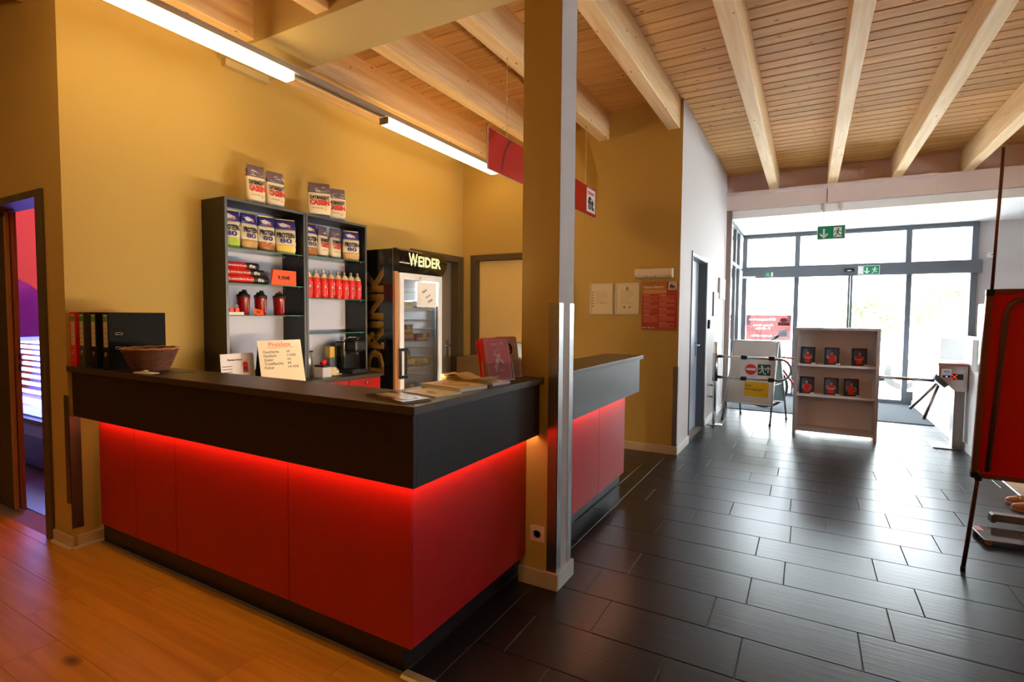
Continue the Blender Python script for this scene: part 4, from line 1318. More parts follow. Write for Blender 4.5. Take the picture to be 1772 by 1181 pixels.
# spines face the viewer; covers turned so the last one shows its side
binder_black = M('binder_black', (0.010, 0.011, 0.013), 0.75, spec=0.15)
binder((-2.596, 0.0, 1.10), radians(-1), bright_red, 'red lever-arch binder at the left wall', 0.076)
binder((-2.485, 0.0, 1.10), radians(-3), M('dark_green_cover', (0.045, 0.045, 0.035), 0.5), 'dark binder directly right of the red binder', 0.078)
binder((-2.350, 0.002, 1.10), radians(-3), binder_black, 'black lever-arch binder, second from the basket', 0.080)
binder((-2.215, 0.003, 1.10), radians(-2), binder_black, 'black lever-arch binder showing its whole cover by the basket', 0.080)

# wicker basket
bk = thing('wicker_basket', 'round brown wicker basket on the counter', 'basket', (-1.93, 0.105, 1.1023))
n_st = 30
for k in range(n_st):
    pass
b = MB()
for k in range(n_st):
    a = 2 * pi * k / n_st
    b.tube([(0.075 * cos(a), 0.075 * sin(a), 0.003), (0.10 * cos(a), 0.10 * sin(a), 0.05), (0.128 * cos(a), 0.128 * sin(a), 0.118)], 0.0028, 5)
b.build('stakes', wicker, bk)
for j in range(13):
    z = 0.006 + j * 0.0088
    r = 0.077 + 0.051 * (z / 0.118) ** 0.9
    MB().tube([((r + 0.0032 * (1 if (k + j) % 2 else -1)) * cos(2 * pi * k / n_st), (r + 0.0032 * (1 if (k + j) % 2 else -1)) * sin(2 * pi * k / n_st), z) for k in range(n_st)], 0.0045, 6, closed=True).build('woven_strand', wicker, bk)
MB().tube([(0.130 * cos(2 * pi * k / 40), 0.130 * sin(2 * pi * k / 40), 0.122 + 0.0025 * sin(12 * pi * k / 40 * 2)) for k in range(40)], 0.0055, 8, closed=True).build('rim', wicker_rim, bk)
MB().lathe([(0.0001, 0.0), (0.076, 0.0), (0.076, 0.005), (0.0001, 0.005)], n=24).build('bottom', wicker, bk)
t = thing('desk_pad', 'thin black mat under the basket', 'mat', (-2.12, 0.0, 1.10), radians(3))
MB().box(0, 0, 0, 0.42, 0.19, 0.002).build('pad', black, t)
t.location = (-2.08, -0.018, 1.1002)
t = thing('leaflet_stack', 'small stack of pale leaflets before the basket', 'leaflets', (-1.87, -0.012, 1.1023), radians(4))
for k in range(3):
    MB().box(0.002 * k, 0.001 * k, 0.002 * k, 0.15, 0.045, 0.002 * k + 0.0018).build('leaflet', paper, t)
MB().ball((0.075, 0.02, 0.012), (0.018, 0.012, 0.006)).build('clip_ornament', champagne, t)

# magazines on the corner
def magazine(lab, loc, rz, w, d, h, m_top, m_side, pages=3):
    t = thing('magazine', lab, 'magazine', loc, rz, 'magazines on the counter corner')
    MB().box(0, 0, 0, w, d, h * .8).build('pages', m_side, t)
    MB().box(-0.001, -0.001, h * .8, w + 0.001, d + 0.001, h).build('cover', m_top, t)
    return t


t = magazine('glossy dark brown magazine in a clear film, nearest the counter corner', (-0.285, 0.060, 1.10), radians(-15), 0.25, 0.125, 0.009, M('mag_brown', (0.14, 0.07, 0.03), 0.12), M('mag_side', (0.25, 0.12, 0.06), 0.4))
D2().rect(.02, .03, .22, .09, 0).rect(.04, .05, .10, .075, 1, 1).build('cover_print', [M('mag_white', (0.66, 0.62, 0.58), 0.12), caramel], t, (0, 0, 0.0092), '+Z')
t = magazine('cream magazine with faint print, second from the corner', (-0.235, 0.215, 1.10), radians(-11), 0.20, 0.14, 0.006, M('mag_cream', (0.75, 0.58, 0.33), 0.4), paper)
D2().rect(.08, .06, .12, .07, 0).rect(.10, .04, .16, .05, 0).build('cover_print', [M('mag_ink', (.35, .22, .08), .5)], t, (0, 0, 0.0062), '+Z')
t = magazine('thick tan catalogue with an oval motif, third from the corner', (-0.28, 0.385, 1.10), radians(-10), 0.245, 0.165, 0.017, M('mag_tan', (0.70, 0.48, 0.20), 0.4), paper)
D2().disc(.13, .085, .075, 0, 0, .04).disc(.13, .085, .065, 1, 1, .033).disc(.09, .09, .02, 0, 2, .012).build('cover_print', [M('mag_ink'), M('mag_tan2', (.62, .44, .18), .4)], t, (0, 0, 0.0172), '+Z')
t = thing('newspaper_pile', 'wavy pile of tan folded newspapers beside the leaflet holder', 'newspapers', (-0.305, 0.560, 1.10), radians(-8))
for j in range(6):
    b = MB()
    nx = 14
    vs = []
    for i in range(nx + 1):
        x = 0.26 * i / nx
        zz = 0.004 + j * 0.0065 * (1 - 0.55 * i / nx) + 0.005 * (sin(x * 42 + j * 0.8) + 1) * (0.3 + j * 0.22)
        vs += [(x, 0.0, zz), (x, 0.12 - 0.004 * j, zz), (x, 0.12 - 0.004 * j, zz + 0.003), (x, 0.0, zz + 0.003)]
    fs = []
    for i in range(nx):
        for q in range(4):
            fs.append((i * 4 + q, i * 4 + (q + 1) % 4, (i + 1) * 4 + (q + 1) % 4, (i + 1) * 4 + q))
    fs += [(0, 1, 2, 3), tuple(nx * 4 + q for q in (3, 2, 1, 0))]
    b.add(vs, fs, 0, True).build('newspaper', kraft, t)
t = thing('booklet', 'small white booklet edge under the leaflet holder', 'booklet', (-0.10, 0.585, 1.10), radians(-8))
MB().box(0, 0, 0, 0.075, 0.13, 0.013).build('pages', card_lilac, t, bevel=0.001)

# acrylic leaflet holders with brochures


def holder(name_lab, loc, rz, w, bro_m, lab_b, picture):
    t = thing('leaflet_holder', name_lab, 'leaflet holder', loc, rz, 'acrylic leaflet holders')
    # leaning back; front faces -Y local
    tilt = Matrix.Rotation(radians(-14), 3, 'X')

    def P(x, y, z):
        return tilt @ Vector((x, y, z))
    b = MB()
    b.obox(P(0, 0.050, 0.11), (w + 0.01, 0.002, 0.22), tilt)
    b.obox(P(0, 0.0, 0.045), (w + 0.01, 0.002, 0.085), tilt)
    b.obox(P(0, 0.025, 0.003), (w + 0.01, 0.050, 0.002), tilt)
    for sx in (-1, 1):
        b.obox(P(sx * (w / 2 + 0.005), 0.025, 0.05), (0.002, 0.05, 0.095), tilt)
    b.build('acrylic_shell', acrylic, t)
    MB().obox(P(-w / 2 - 0.006, 0.028, 0.05), (0.003, 0.003, 0.10), tilt).obox(P(w / 2 + 0.006, 0.0, 0.05), (0.003, 0.003, 0.10), tilt).obox(P(0, -0.001, 0.002), (w + 0.012, 0.003, 0.003), tilt).build('shell_edge', M('acrylic_edge', (0.8, 0.72, 0.62), 0.2), t)
    br = thing('brochure_stack', lab_b, 'brochures', loc, rz, 'brochures in the leaflet holders')
    for k in range(5):
        MB().obox(P(-0.003 * k, 0.006 + 0.010 * k, 0.108 + (0.003 if k % 2 else -0.002)), (w, 0.0085, 0.205), tilt).build('brochure', bro_m if k == 0 else bright_red, br)
    ff = (tilt @ X_, tilt @ Z_)
    picture(br, P, ff, w)
    return t


def pic_ball(br, P, ff, w):
    c = P(0, 0.0012, 0.106)
    d = D2()
    hw, hh = w / 2 - .008, 0.094
    for a in ((-hw, -hh, hw, -hh + .0015), (-hw, hh - .0015, hw, hh), (-hw, -hh, -hw + .0015, hh), (hw - .0015, -hh, hw, hh)):
        d.rect(*a, 0)
    d.disc(.005, .018, .009, 0)
    d.stroke([(-.005, .012), (-.022, .028), (-.014, .046)], .006, 0)
    d.stroke([(-.018, .028), (.030, -.022)], .006, 0)
    d.poly([(-.012, .006), (.006, -.004), (-.006, -.022), (-.020, -.010)], 0)
    d.stroke([(-.016, -.020), (-.028, -.042)], .006, 0)
    d.stroke([(-.008, -.024), (-.022, -.060)], .006, 0)
    for k in range(12):
        a0, a1 = 2 * pi * k / 12, 2 * pi * (k + 1) / 12
        d.stroke([(.002 + .008 * cos(a0), .046 + .008 * sin(a0)), (.002 + .008 * cos(a1), .046 + .008 * sin(a1))], .0015, 0)
        d.stroke([(.030 + .011 * cos(a0), .078 + .011 * sin(a0)), (.030 + .011 * cos(a1), .078 + .011 * sin(a1))], .002, 0)
    d.disc(.030, .078, .006, 0)
    d.rect(-.034, .074, .006, .078, 0).rect(-.034, .068, -.004, .071, 0).rect(-.03, -.085, -.01, -.081, 0).rect(-.01, -.055, .03, -.0535, 0)
    d.build('cover_figure', [M('figure_pink', (0.75, 0.55, 0.58), 0.5)], br, c, ff)


def pic_oval(br, P, ff, w):
    c = P(0, 0.0012, 0.112)
    d = D2()
    d.disc(0, .035, .021, 0, 0, .030).disc(-.003, .042, .006, 1, 1, .010).rect(-.009, .018, .008, .030, 2, 1).disc(-.016, .052, .010, 3, 0, .014)
    d.rect(-.02, .075, .02, .078, 1)
    d.build('cover_figure', [black, paper, orange_red, blue_ink, bright_red], br, c, ff)


holder('clear acrylic holder with red handball brochures, front one', (-0.078, 0.742, 1.1035), radians(66), 0.145, brochure_pink, 'stack of red brochures with a white ball player figure', pic_ball)
holder('clear acrylic holder with grey brochures, behind the red ones', (-0.110, 0.905, 1.1035), radians(60), 0.105, brochure_grey, 'stack of grey brochures with a dark oval picture', pic_oval)

# ------------------------------------------------------------------ lamps
lamp_grp = 'tube lamps on the rail over the counter'
rail = thing('lamp_rail', 'long grey suspended rail carrying the tube lamps', 'rail', (-2.03, -3.2, 3.11))
MB().box(-0.030, 0, 0.0, 0.045, 7.20, 0.040).box(0.005, 0, -0.004, 0.011, 7.20, 0.0, 1).build('rail_body', [M('rail_grey', (0.36, 0.34, 0.32), 0.4, 0.6), black], rail, bevel=0.001)
for yy in (0.6, 6.9):
    MB().cyl((0.0, yy, 0.040), (0.0, yy, 0.165 if 4 < yy < 4.5 else 0.48), 0.004, n=8).build('hanger_rod', steel, rail)
for (a, b2, lab) in ((-0.78, 1.10, 'white glowing tube lamp over the left end of the counter'), (2.03, 3.86, 'white glowing tube lamp running toward the back wall'), (-3.1, -1.2, 'glowing tube lamp on the rail behind the viewpoint')):
    t = thing('tube_lamp', lab, 'lamp', (-2.025, a, 3.05), group=lamp_grp)
    L = b2 - a
    MB().box(-0.045, 0.012, 0.0, 0.045, L - 0.001, 0.055).build('diffuser', tube_e, t, bevel=0.006)
    MB().box(-0.046, 0, -0.001, 0.046, 0.012, 0.056).build('end_cap', steel_dull, t)
    MB().box(-0.02, 0.05, 0.055, 0.02, L - 0.05, 0.060).build('mounting_strip', alu, t)
# lamps added out of view behind the viewpoint as warm fill
for i, (x, y) in enumerate(((-4.5, -2.6), (1.5, -4.0))):
    t = thing('fill_lamp', ['unseen lamp added as fill over the left part of the room', 'unseen lamp added as fill over the rear of the room'][i], 'lamp', (x, y, 3.22))
    MB().box(-0.6, -0.05, 0, 0.6, 0.05, 0.05).build('diffuser', emission('fill_glow%d' % i, (1.0, 0.66, 0.32), 20.0 if i == 0 else 38.0), t, bevel=0.005)
    MB().box(-0.62, -0.055, 0.05, 0.62, 0.055, 0.08).build('lamp_housing', alu, t)

# ------------------------------------------------------------------ hanging red sign
sg = thing('hanging_sign', 'long red hanging sign with a white and black logo', 'sign', (-0.776, 1.72, 2.44))
MB().box(-0.004, 0, 0, 0.004, 2.115, 0.282).build('sign_panel', M('sign_panel_red', (0.40, 0.008, 0.006), 0.3), sg)
MB().box(-0.005, 0, -0.003, 0.005, 2.115, 0.0).box(-0.005, 0, 0.282, 0.005, 2.115, 0.285).box(-0.005, -0.003, -0.003, 0.005, 0, 0.285).box(-0.005, 2.115, -0.003, 0.005, 2.118, 0.285).build('sign_edge', M('sign_edge', (0.42, 0.30, 0.25), 0.4), sg)
pts = [(-0.02 + 0.30 * sin(a) - .3, -0.16 + 0.34 * (1 - cos(a))) for a in [pi * 0.02 * k for k in range(0, 26)]]
d = D2()
arc = [(0.55 - 0.36 * cos(a), 0.0 + 0.36 * sin(a)) for a in [radians(4 + 4 * k) for k in range(12)]]
arc = [p for p in arc if p[1] < 0.275]
d.stroke(arc, 0.022, 0)
d.build('swoosh', [M('swoosh_dark', (0.16, 0.02, 0.01), 0.4)], sg, (0.004, 0.0, 0.004), '+X')
D2().poly([(0, .18), (0, .282), (.12, .282)], 0).build('corner_wedge', [dark_red], sg, (0.004, 0, 0), '+X')  # darker red wedge in the upper corner of the sign
fit_logo(sg, (0.004, 1.975, 0.150), 0.235, '+X')
for yy in (0.262, 1.835):
    # chain of links up to the beam
    L = 3.30 - 2.722
    nl = 20
    ch = thing('sign_chain', ['steel chain holding the left end of the red sign', 'steel chain holding the logo end of the red sign'][0 if yy < 1 else 1], 'chain', (-0.776, 1.72 + yy, 2.722), group='chains of the hanging sign')
    lk = None
    for k in range(nl):
        z = (k + 0.5) * L / nl
        if lk is None:
            lh = L / nl * 0.66
            pts = [(0.0055 * cos(a), 0, lh * sin(a)) for a in [2 * pi * q / 12 for q in range(12)]]
            lk = MB().tube(pts, 0.0014, 5, closed=True).mesh('chain_link', champagne)
        o = bpy.data.objects.new('chain_link', lk)
        COL.objects.link(o)
        o.parent = ch
        o.location = (0, 0, z)
        o.rotation_euler = (0, 0, radians(45 if k % 2 else -45))
    MB().cyl((0, 0, L - 0.012), (0, 0, L), 0.004, n=8).build('screw_hook', chrome, ch)

# ------------------------------------------------------------------ notices on the back wall
for i, (x0, x1, lab) in enumerate(((-0.898, -0.635, 'white framed certificate, left one'), (-0.610, -0.353, 'white framed certificate, right one beside the red notice'))):
    t = thing('framed_certificate', lab, 'picture frame', (x0, 4.05, 1.437), group='framed certificates')
    w, h = x1 - x0, 0.335
    MB().box(0, -0.018, 0, w, 0, 0.018).box(0, -0.018, h - 0.018, w, 0, h).box(0, -0.018, 0.018, 0.018, 0, h - 0.018).box(w - 0.018, -0.018, 0.018, w, 0, h - 0.018).build('frame', M('frame_silver', (0.66, 0.60, 0.50), 0.3, 0.3), t, bevel=0.002)
    sh = MB().box(0.018, -0.008, 0.018, w - 0.018, -0.002, h - 0.018).build('certificate', M('certificate_paper', (0.72, 0.62, 0.42), 0.5), t)
    d = D2().lines(-.07, -.06, .07, .09, 9, 0, 0, random.Random(5 + i), 0.16)
    if i:
        d.disc(0, .105, .018, 0, 0, .024).disc(-.03, -.09, .01, 1).disc(.03, -.09, .008, 1)
    else:
        for k in range(6):
            d.stroke([(-.105, .07 - .03 * k), (-.09, .075 - .03 * k)], .012, 0)
        d.stroke([(-.01, -.05), (.0, -.03), (.02, -.05)], .004, 0)
    d.build('printed_lines', [M('cert_ink', (0.36, 0.28, 0.14), 0.6), ink], sh, (w / 2, -0.008, h / 2), '-Y')
t = thing('house_rules_poster', 'red notice headed Hausordnung on the mustard wall', 'poster', (-0.324, 4.05, 1.283))
W_, H_ = 0.361, 0.492
MB().box(0, -0.006, 0, W_, 0, H_).build('poster_sheet', M('poster_red', (0.42, 0.022, 0.012), 0.45), t)
D2().rect(-W_ / 2 + .003, .12, .07, H_ / 2 - .002, 0).build('header_tint', [M('poster_orange', (0.50, 0.17, 0.03), 0.45)], t, (W_ / 2, -0.006, H_ / 2), '-Y', 0.0003, 0.0002)
text(t, 'Hausordnung', M('poster_cream', (0.80, 0.68, 0.42), 0.5), (0.118, -0.0066, 0.437), 0.205, 0.036, '-Y', bold=0.04)
fit_logo(t, (0.312, -0.006, 0.450), 0.082, '-Y')
text(t, 'clever-fit.com', paper, (0.07, -0.006, 0.020), 0.13, 0.016, '-Y', bold=0.03)
d = D2()
rnd = random.Random(9)
d.rect(-.04, -.232, .165, -.230, 0)
d.lines(-.165, .125, .07, .160, 4, 2, 1, rnd)
for (a, b2) in ((.035, .105), (-.035, .02), (-.08, -.05), (-.17, -.095)):
    d.rect(-.165, b2, -.10, b2 + .006, 0)
    d.lines(-.165, a, -.015, b2 - .003, max(2, int((b2 - a) / .011)), 1, 0, rnd)
for (a, b2) in ((.035, .105), (-.01, .02), (-.08, -.03), (-.155, -.095), (-.222, -.175)):
    d.rect(0.0, b2, .07, b2 + .006, 0)
    d.lines(0.0, a, .155, b2 - .003, max(2, int((b2 - a) / .011)), 1, 0, rnd)
d.build('printed_lines', [M('poster_text', (0.72, 0.36, 0.26), 0.5), M('poster_text2', (0.62, 0.20, 0.12), 0.5), M('poster_text3', (0.72, 0.42, 0.18), .5)], t, (W_ / 2, -0.006, H_ / 2), '-Y')
t = thing('air_freshener', 'long cream wall unit above the red notice', 'wall unit', (-0.386, 4.05, 1.815))
MB().prism([(0.0, 0.0), (-0.075, 0.0), (-0.085, 0.012), (-0.085, 0.085), (-0.078, 0.093), (0.0, 0.093)], 0, 0, 0.38).build('housing', M('unit_cream', (0.74, 0.68, 0.55), 0.35), t, bevel=0.002)
MB().box(0.115, -0.086, 0.008, 0.135, -0.084, 0.014).box(0.205, -0.086, 0.008, 0.225, -0.084, 0.014).box(0.001, -0.0862, 0.019, 0.379, -0.0852, 0.0205).build('sensor_slots', ink, t)
text(t, 'sensor', sign_red, (0.17, -0.0852, 0.055), 0.034, 0.007, '-Y')
t = thing('light_switch', 'small dark device on the white wall beyond the grey door', 'switch', (0.056, 5.80, 1.265))
MB().box(0, 0, 0, 0.03, 0.08, 0.115).build('housing', black, t, bevel=0.006)
MB().box(0.03, 0.02, 0.05, 0.032, 0.06, 0.09).build('reader_face', grey_sheen_lam, t)
t = thing('wall_frame', 'narrow grey framed panel on the white wall, nearer one', 'picture frame', (0.056, 6.16, 1.43))
MB().box(0, 0, 0, 0.018, 0.40, 0.33).build('frame', frame_grey, t, bevel=0.002)
MB().box(0.018, 0.012, 0.012, 0.019, 0.388, 0.318).build('sheet', paper, t)
t = thing('wall_frame', 'white framed panel on the white wall, farther one near the glazing', 'picture frame', (0.056, 6.60, 1.68))
MB().box(0, 0, 0, 0.03, 0.55, 0.30).build('frame', M('frame_pinkish', (0.5, 0.42, 0.4), 0.5), t, bevel=0.002)
MB().box(0.03, 0.015, 0.015, 0.031, 0.535, 0.285).build('sheet', paper, t)

# ------------------------------------------------------------------ gate with signs
gp = thing('gate_post', 'polished steel gate post on a round base plate by the white wall', 'post', (0.150, 5.885, 0))
MB().lathe([(0.105, 0), (0.105, 0.008), (0.05, 0.012), (0.035, 0.018), (0.0001, 0.018)], n=28).build('base_plate', steel, gp)
MB().cyl((0, 0, 0.012), (0, 0, 1.09), 0.0245, n=20).build('inner_tube', chrome, gp)
MB().cyl((0, 0, 0.58), (0, 0, 0.945), 0.034, n=20).build('outer_sleeve', steel, gp)
for z in (0.37, 0.52):
    MB().cyl((-0.095, 0, z), (-0.02, 0, z), 0.014, n=12).build('wall_bracket', steel, gp)
ga = thing('swing_gate', 'looped steel gate arm carrying a no entry sign', 'gate', (0.150, 5.885, 0))
pts = [(0.07, 0, 0.905), (0.60, 0, 0.900), (0.70, 0, 0.897)]
for k in range(9):
    a = radians(90 - 22.5 * k)
    pts.append((0.755 + 0.125 * cos(a), 0, 0.765 + 0.132 * sin(a)))
pts += [(0.70, 0, 0.633), (0.60, 0, 0.633), (0.07, 0, 0.633)]
MB().tube(pts, 0.0155, 12).build('loop_tube', steel, ga)
for z in (0.905, 0.633):
    MB().cyl((0.034, 0, z), (0.085, 0, z), 0.020, n=14).build('joint_sleeve', black, ga)
    for x in (0.345, 0.665):
        MB().box(x - 0.035, -0.026, z - 0.026, x + 0.035, 0.026, z + 0.026).build('clamp', black, ga, bevel=0.006)
pn = MB().box(0.305, -0.010, 0.635, 0.705, -0.004, 0.885).build('sign_plate', white, ga, bevel=0.001)
d = D2()
d.disc(-.075, -.005, .068, 0, 0, n=28).rect(-.130, -.017, -.020, .012, 1, 1)
d.rect(.005, -.075, .150, .065, 2)
runner(d, .058, -.01, .14, 1, 1, -1)
arrow(d, .122, -.005, .09, 1, 1, True)
d.build('sign_print', [sign_red, white, green_dark], pn, (0.505, -0.010, 0.76), '-Y')
nt = MB().box(0.345, -0.012, 0.41, 0.625, -0.008, 0.60).build('yellow_notice', yellow_paper, ga, rot=(0, radians(1.5), 0), loc=(0, 0, 0.012))
text(nt, 'Kein', ink, (0.395, -0.012, 0.55), 0.065, 0.030, '-Y')
text(nt, 'Durchgang!!!', ink, (0.465, -0.012, 0.50), 0.215, 0.036, '-Y')
MB().box(0.42, -0.011, 0.60, 0.425, -0.009, 0.64).box(0.53, -0.011, 0.60, 0.535, -0.009, 0.64).build('tape_strips', white, nt)

# ------------------------------------------------------------------ pavement sign (A-frame)
af = thing('pavement_sign', 'empty silver framed A-board standing behind the gate', 'A-board', (0.585, 6.53, 0), radians(-15))
H_ = 1.10
for sgn in (-1, 1):
    b = MB()
    half = 0.30
    base_y = -0.33 * (1 if sgn < 0 else -1)
    ang = math.atan2(0.31, H_)
    rx = Matrix.Rotation(ang * (1 if sgn < 0 else -1) * -1, 3, 'X')

    def Q(x, z, dy=0.0):
        return (x, base_y + (0.31 * z / H_) * (1 if sgn < 0 else -1) + dy, z)
    nm = 'front' if sgn < 0 else 'rear'
    for sx in (-1, 1):
        MB().tube([Q(sx * (half + 0.012), 0.012), Q(sx * half * 0.96, H_)], 0.012, 8).build('frame_leg', alu, af)
        MB().cyl(Q(sx * (half + 0.012), 0.0), Q(sx * (half + 0.0115), 0.03), 0.015, n=10).build('rubber_foot', black, af)
    MB().tube([Q(-half * 0.96, H_ - 0.01), Q(half * 0.96, H_ - 0.01)], 0.012, 8).build('frame_rail', alu, af)
    MB().tube([Q(-half, 0.255), Q(half, 0.255)], 0.011, 8).build('frame_rail', alu, af)
    w2_ = half - 0.005
    vs = [Q(-w2_, 0.26, -0.004 * -sgn), Q(w2_, 0.26, -0.004 * -sgn), Q(w2_ * .97, H_ - 0.015, -0.004 * -sgn), Q(-w2_ * .97, H_ - 0.015, -0.004 * -sgn)]
    vs2 = [(p[0], p[1] + 0.006, p[2]) for p in vs]
    MB().add(vs + vs2, [(0, 1, 2, 3), (7, 6, 5, 4), (0, 4, 5, 1), (1, 5, 6, 2), (2, 6, 7, 3), (3, 7, 4, 0)]).build('panel', greypanel if sgn < 0 else teal_pale, af)
for sx in (-1, 1):
    MB().cyl((sx * 0.29, -0.18, 0.52), (sx * 0.29, 0.18, 0.52), 0.006, n=8).build('stay_bar', alu, af)

# ------------------------------------------------------------------ bookshelf with team portraits
bs = thing('display_shelf', 'grey display shelf with team portraits before the entrance', 'shelf', (1.065, 5.77, 0), radians(-1.2))
SW, SH, SD = 0.85, 1.27, 0.30
MB().box(0, 0, 0, 0.035, SD, SH).build('side_panel', shelf_frame, bs, bevel=0.002)
MB().box(SW - 0.035, 0, 0, SW, SD, SH).build('side_panel', shelf_frame, bs, bevel=0.002)
MB().box(0.0, -0.003, SH, SW, SD, SH + 0.028).build('top_board', shelf_frame, bs, bevel=0.002)
MB().box(0.035, 0.002, 0.055, SW - 0.035, SD, 0.085).build('bottom_board', shelf_frame, bs, bevel=0.002)
MB().box(0.035, SD - 0.012, 0.085, SW - 0.035, SD - 0.004, SH).build('back_panel', shelf_white, bs)
for z in (0.475, 0.838):
    sh = MB().box(0.035, 0.02, z, SW - 0.035, SD - 0.012, z + 0.022).build('shelf_board', shelf_white, bs, bevel=0.001)
for x in (0.05, SW - 0.05):
    MB().box(x - 0.003, 0.05, 0.085, x + 0.003, 0.056, SH).build('drill_strip', shelf_back, bs)


def portrait(i, x, z, rz, pose, hair, lab):
    t = thing('portrait_frame', lab, 'picture frame', (1.065 + x, 5.89, z), rz, 'black framed portraits on the display shelf')
    w, h = 0.152, 0.205
    tl = Matrix.Rotation(radians(-9), 3, 'X')

    def P(a, b_, c_):
        return tl @ Vector((a, b_, c_))
    b = MB()
    for (x0, x1, z0, z1) in ((0, w, 0, 0.014), (0, w, h - 0.014, h), (0, 0.014, 0.014, h - 0.014), (w - 0.014, w, 0.014, h - 0.014)):
        b.obox(P((x0 + x1) / 2, 0, (z0 + z1) / 2), (x1 - x0, 0.016, z1 - z0), tl)
    b.build('frame', black, t)
    MB().obox(P(w / 2, 0.003, h / 2), (w - 0.026, 0.004, h - 0.026), tl).build('backing', photo_blue, t)
    ff = (tl @ X_, tl @ Z_)
    d = D2()
    d.disc(-.03, .03, .035, 4, 0, .06)
    hx = 0.004 * (i % 3 - 1)
    if hair:
        d.disc(hx, .045, .019, 3, 1, .024)
        d.rect(hx - .020, .005, hx - .008, .045, 3, 1)
        d.rect(hx + .008, .005, hx + .020, .045, 3, 1)
    d.disc(hx, .045, .013, 2, 2, .017)
    if not hair:
        d.disc(hx, .057, .013, 3, 3, .007)
    d.rect(hx - .006, .02, hx + .006, .034, 2, 2)
    d.poly([(-.034, .018), (-.012, .026), (.012, .026), (.034, .018), (.030, -.02), (.026, -.078), (-.026, -.078), (-.030, -.02)], 1, 2)
    if pose == 'cross':
        d.stroke([(-.036, .012), (-.040, -.018), (.020, -.026)], .010, 2, 3)
        d.stroke([(.036, .012), (.040, -.018), (-.020, -.018)], .010, 2, 4)
    elif pose == 'hips':
        d.stroke([(-.034, .014), (-.050, -.014), (-.028, -.040)], .009, 2, 3)
        d.stroke([(.034, .014), (.052, -.014), (.028, -.044)], .009, 2, 3)
    else:
        d.stroke([(-.034, .014), (-.052, -.004), (-.030, -.022)], .010, 2, 3)
        d.stroke([(.034, .014), (.040, -.02), (.038, -.052)], .010, 2, 3)
    d.build('photo_print', [photo_blue, bright_red, skin, hair_brown, M('photo_glow', (0.10, 0.17, 0.28), 0.4)], t, P(w / 2, 0.001, h / 2 - .008), ff, 0.0003, 0.0002)
    MB().obox(P(w - 0.012, -0.012, 0.006), (0.045, 0.003, 0.018), tl).build('name_tag', paper, t)
    MB().box(w / 2 - 0.02, 0.012, 0.0, w / 2 + 0.02, 0.066, 0.003).obox((w / 2, 0.055, 0.055), (0.03, 0.003, 0.11), Matrix.Rotation(radians(12), 3, 'X')).build('easel_back', black, t)


portrait(0, 0.065, 0.860, radians(-6), 'cross', False, 'black framed portrait, top row left, person in red with crossed arms')
portrait(1, 0.315, 0.860, radians(0), 'one', False, 'black framed portrait, top row middle, person in red with one hand on the hip')
portrait(2, 0.590, 0.860, radians(2), 'cross', True, 'black framed portrait, top row right, long-haired person in red with crossed arms')
portrait(3, 0.065, 0.497, radians(-6), 'hips', True, 'black framed portrait, lower row left, long-haired person with hands on hips')
portrait(4, 0.320, 0.497, radians(1), 'cross', False, 'black framed portrait, lower row middle, person with crossed arms')
portrait(5, 0.525, 0.497, radians(8), 'hips', True, 'black framed portrait, lower row right, turned toward the wall side')

# ------------------------------------------------------------------ turnstile
ts = thing('turnstile', 'steel tripod turnstile with a red cross display', 'turnstile', (2.645, 5.90, 0))
MB().box(-0.215, -0.09, 0, 0.025, 0.30, 0.012).build('base_plate', steel_dull, ts, bevel=0.002)
MB().box(-0.045, -0.04, 0.012, 0.045, 0.12, 0.64).build('column', steel_dull, ts, bevel=0.003)
MB().prism([(-0.19, 0.925), (-0.19, 0.79), (-0.035, 0.632), (0.062, 0.632), (0.062, 0.925)], 1, -0.05, 0.22).build('housing', steel, ts, bevel=0.004)
MB().box(-0.195, -0.056, 0.905, 0.067, 0.225, 0.935).build('lid', M('lid_red_steel', (0.45, 0.22, 0.20), 0.35, 0.6), ts, bevel=0.004)
dp = MB().box(-0.085, -0.053, 0.760, 0.022, -0.050, 0.822).build('display', black_gloss, ts)
D2().stroke([(-.026, -.024), (.022, .024)], .006, 0).stroke([(-.026, .024), (.022, -.024)], .006, 0).build('red_cross', [led_x], dp, (-0.052, -0.053, 0.791), '-Y')
rd = MB().box(-0.165, -0.072, 0.775, -0.082, -0.050, 0.872).build('card_reader', white, ts, bevel=0.005)
MB().box(-0.150, -0.074, 0.835, -0.098, -0.072, 0.860).build('reader_screen', M('reader_lilac', (0.35, 0.35, 0.6), 0.3), rd)
MB().box(-0.158, -0.0745, 0.780, -0.090, -0.0725, 0.805).build('reader_slot', black, rd)
MB().ball((-0.124, -0.075, 0.792), (0.010, 0.002, 0.007)).build('blue_light', led_blue, rd)
# hub on the sloping face with three arms
hub = Vector((-0.150, 0.05, 0.735))
nrm = Vector((-0.707, 0.0, -0.707))
MB().cyl(hub - nrm * 0.03, hub + nrm * 0.035, 0.085, 0.080, 24).build('hub', grey_sheen_lam, ts)
for k, d_ in enumerate((Vector((-1, 0, 0.02)), Vector((-0.30, -0.05, -1.0)), Vector((-0.62, 0.62, -1.0)))):
    d_.normalize()
    s0 = hub + nrm * 0.01 + d_ * 0.05
    ln = (0.50, 0.40, 0.42)[k]
    MB().cyl(s0, s0 + d_ * ln, 0.0165, n=14).build('arm', steel, ts)
    ar = MB().cyl(s0 + d_ * ln, s0 + d_ * (ln + 0.008), 0.0175, n=14).build('arm_cap', black, ts)

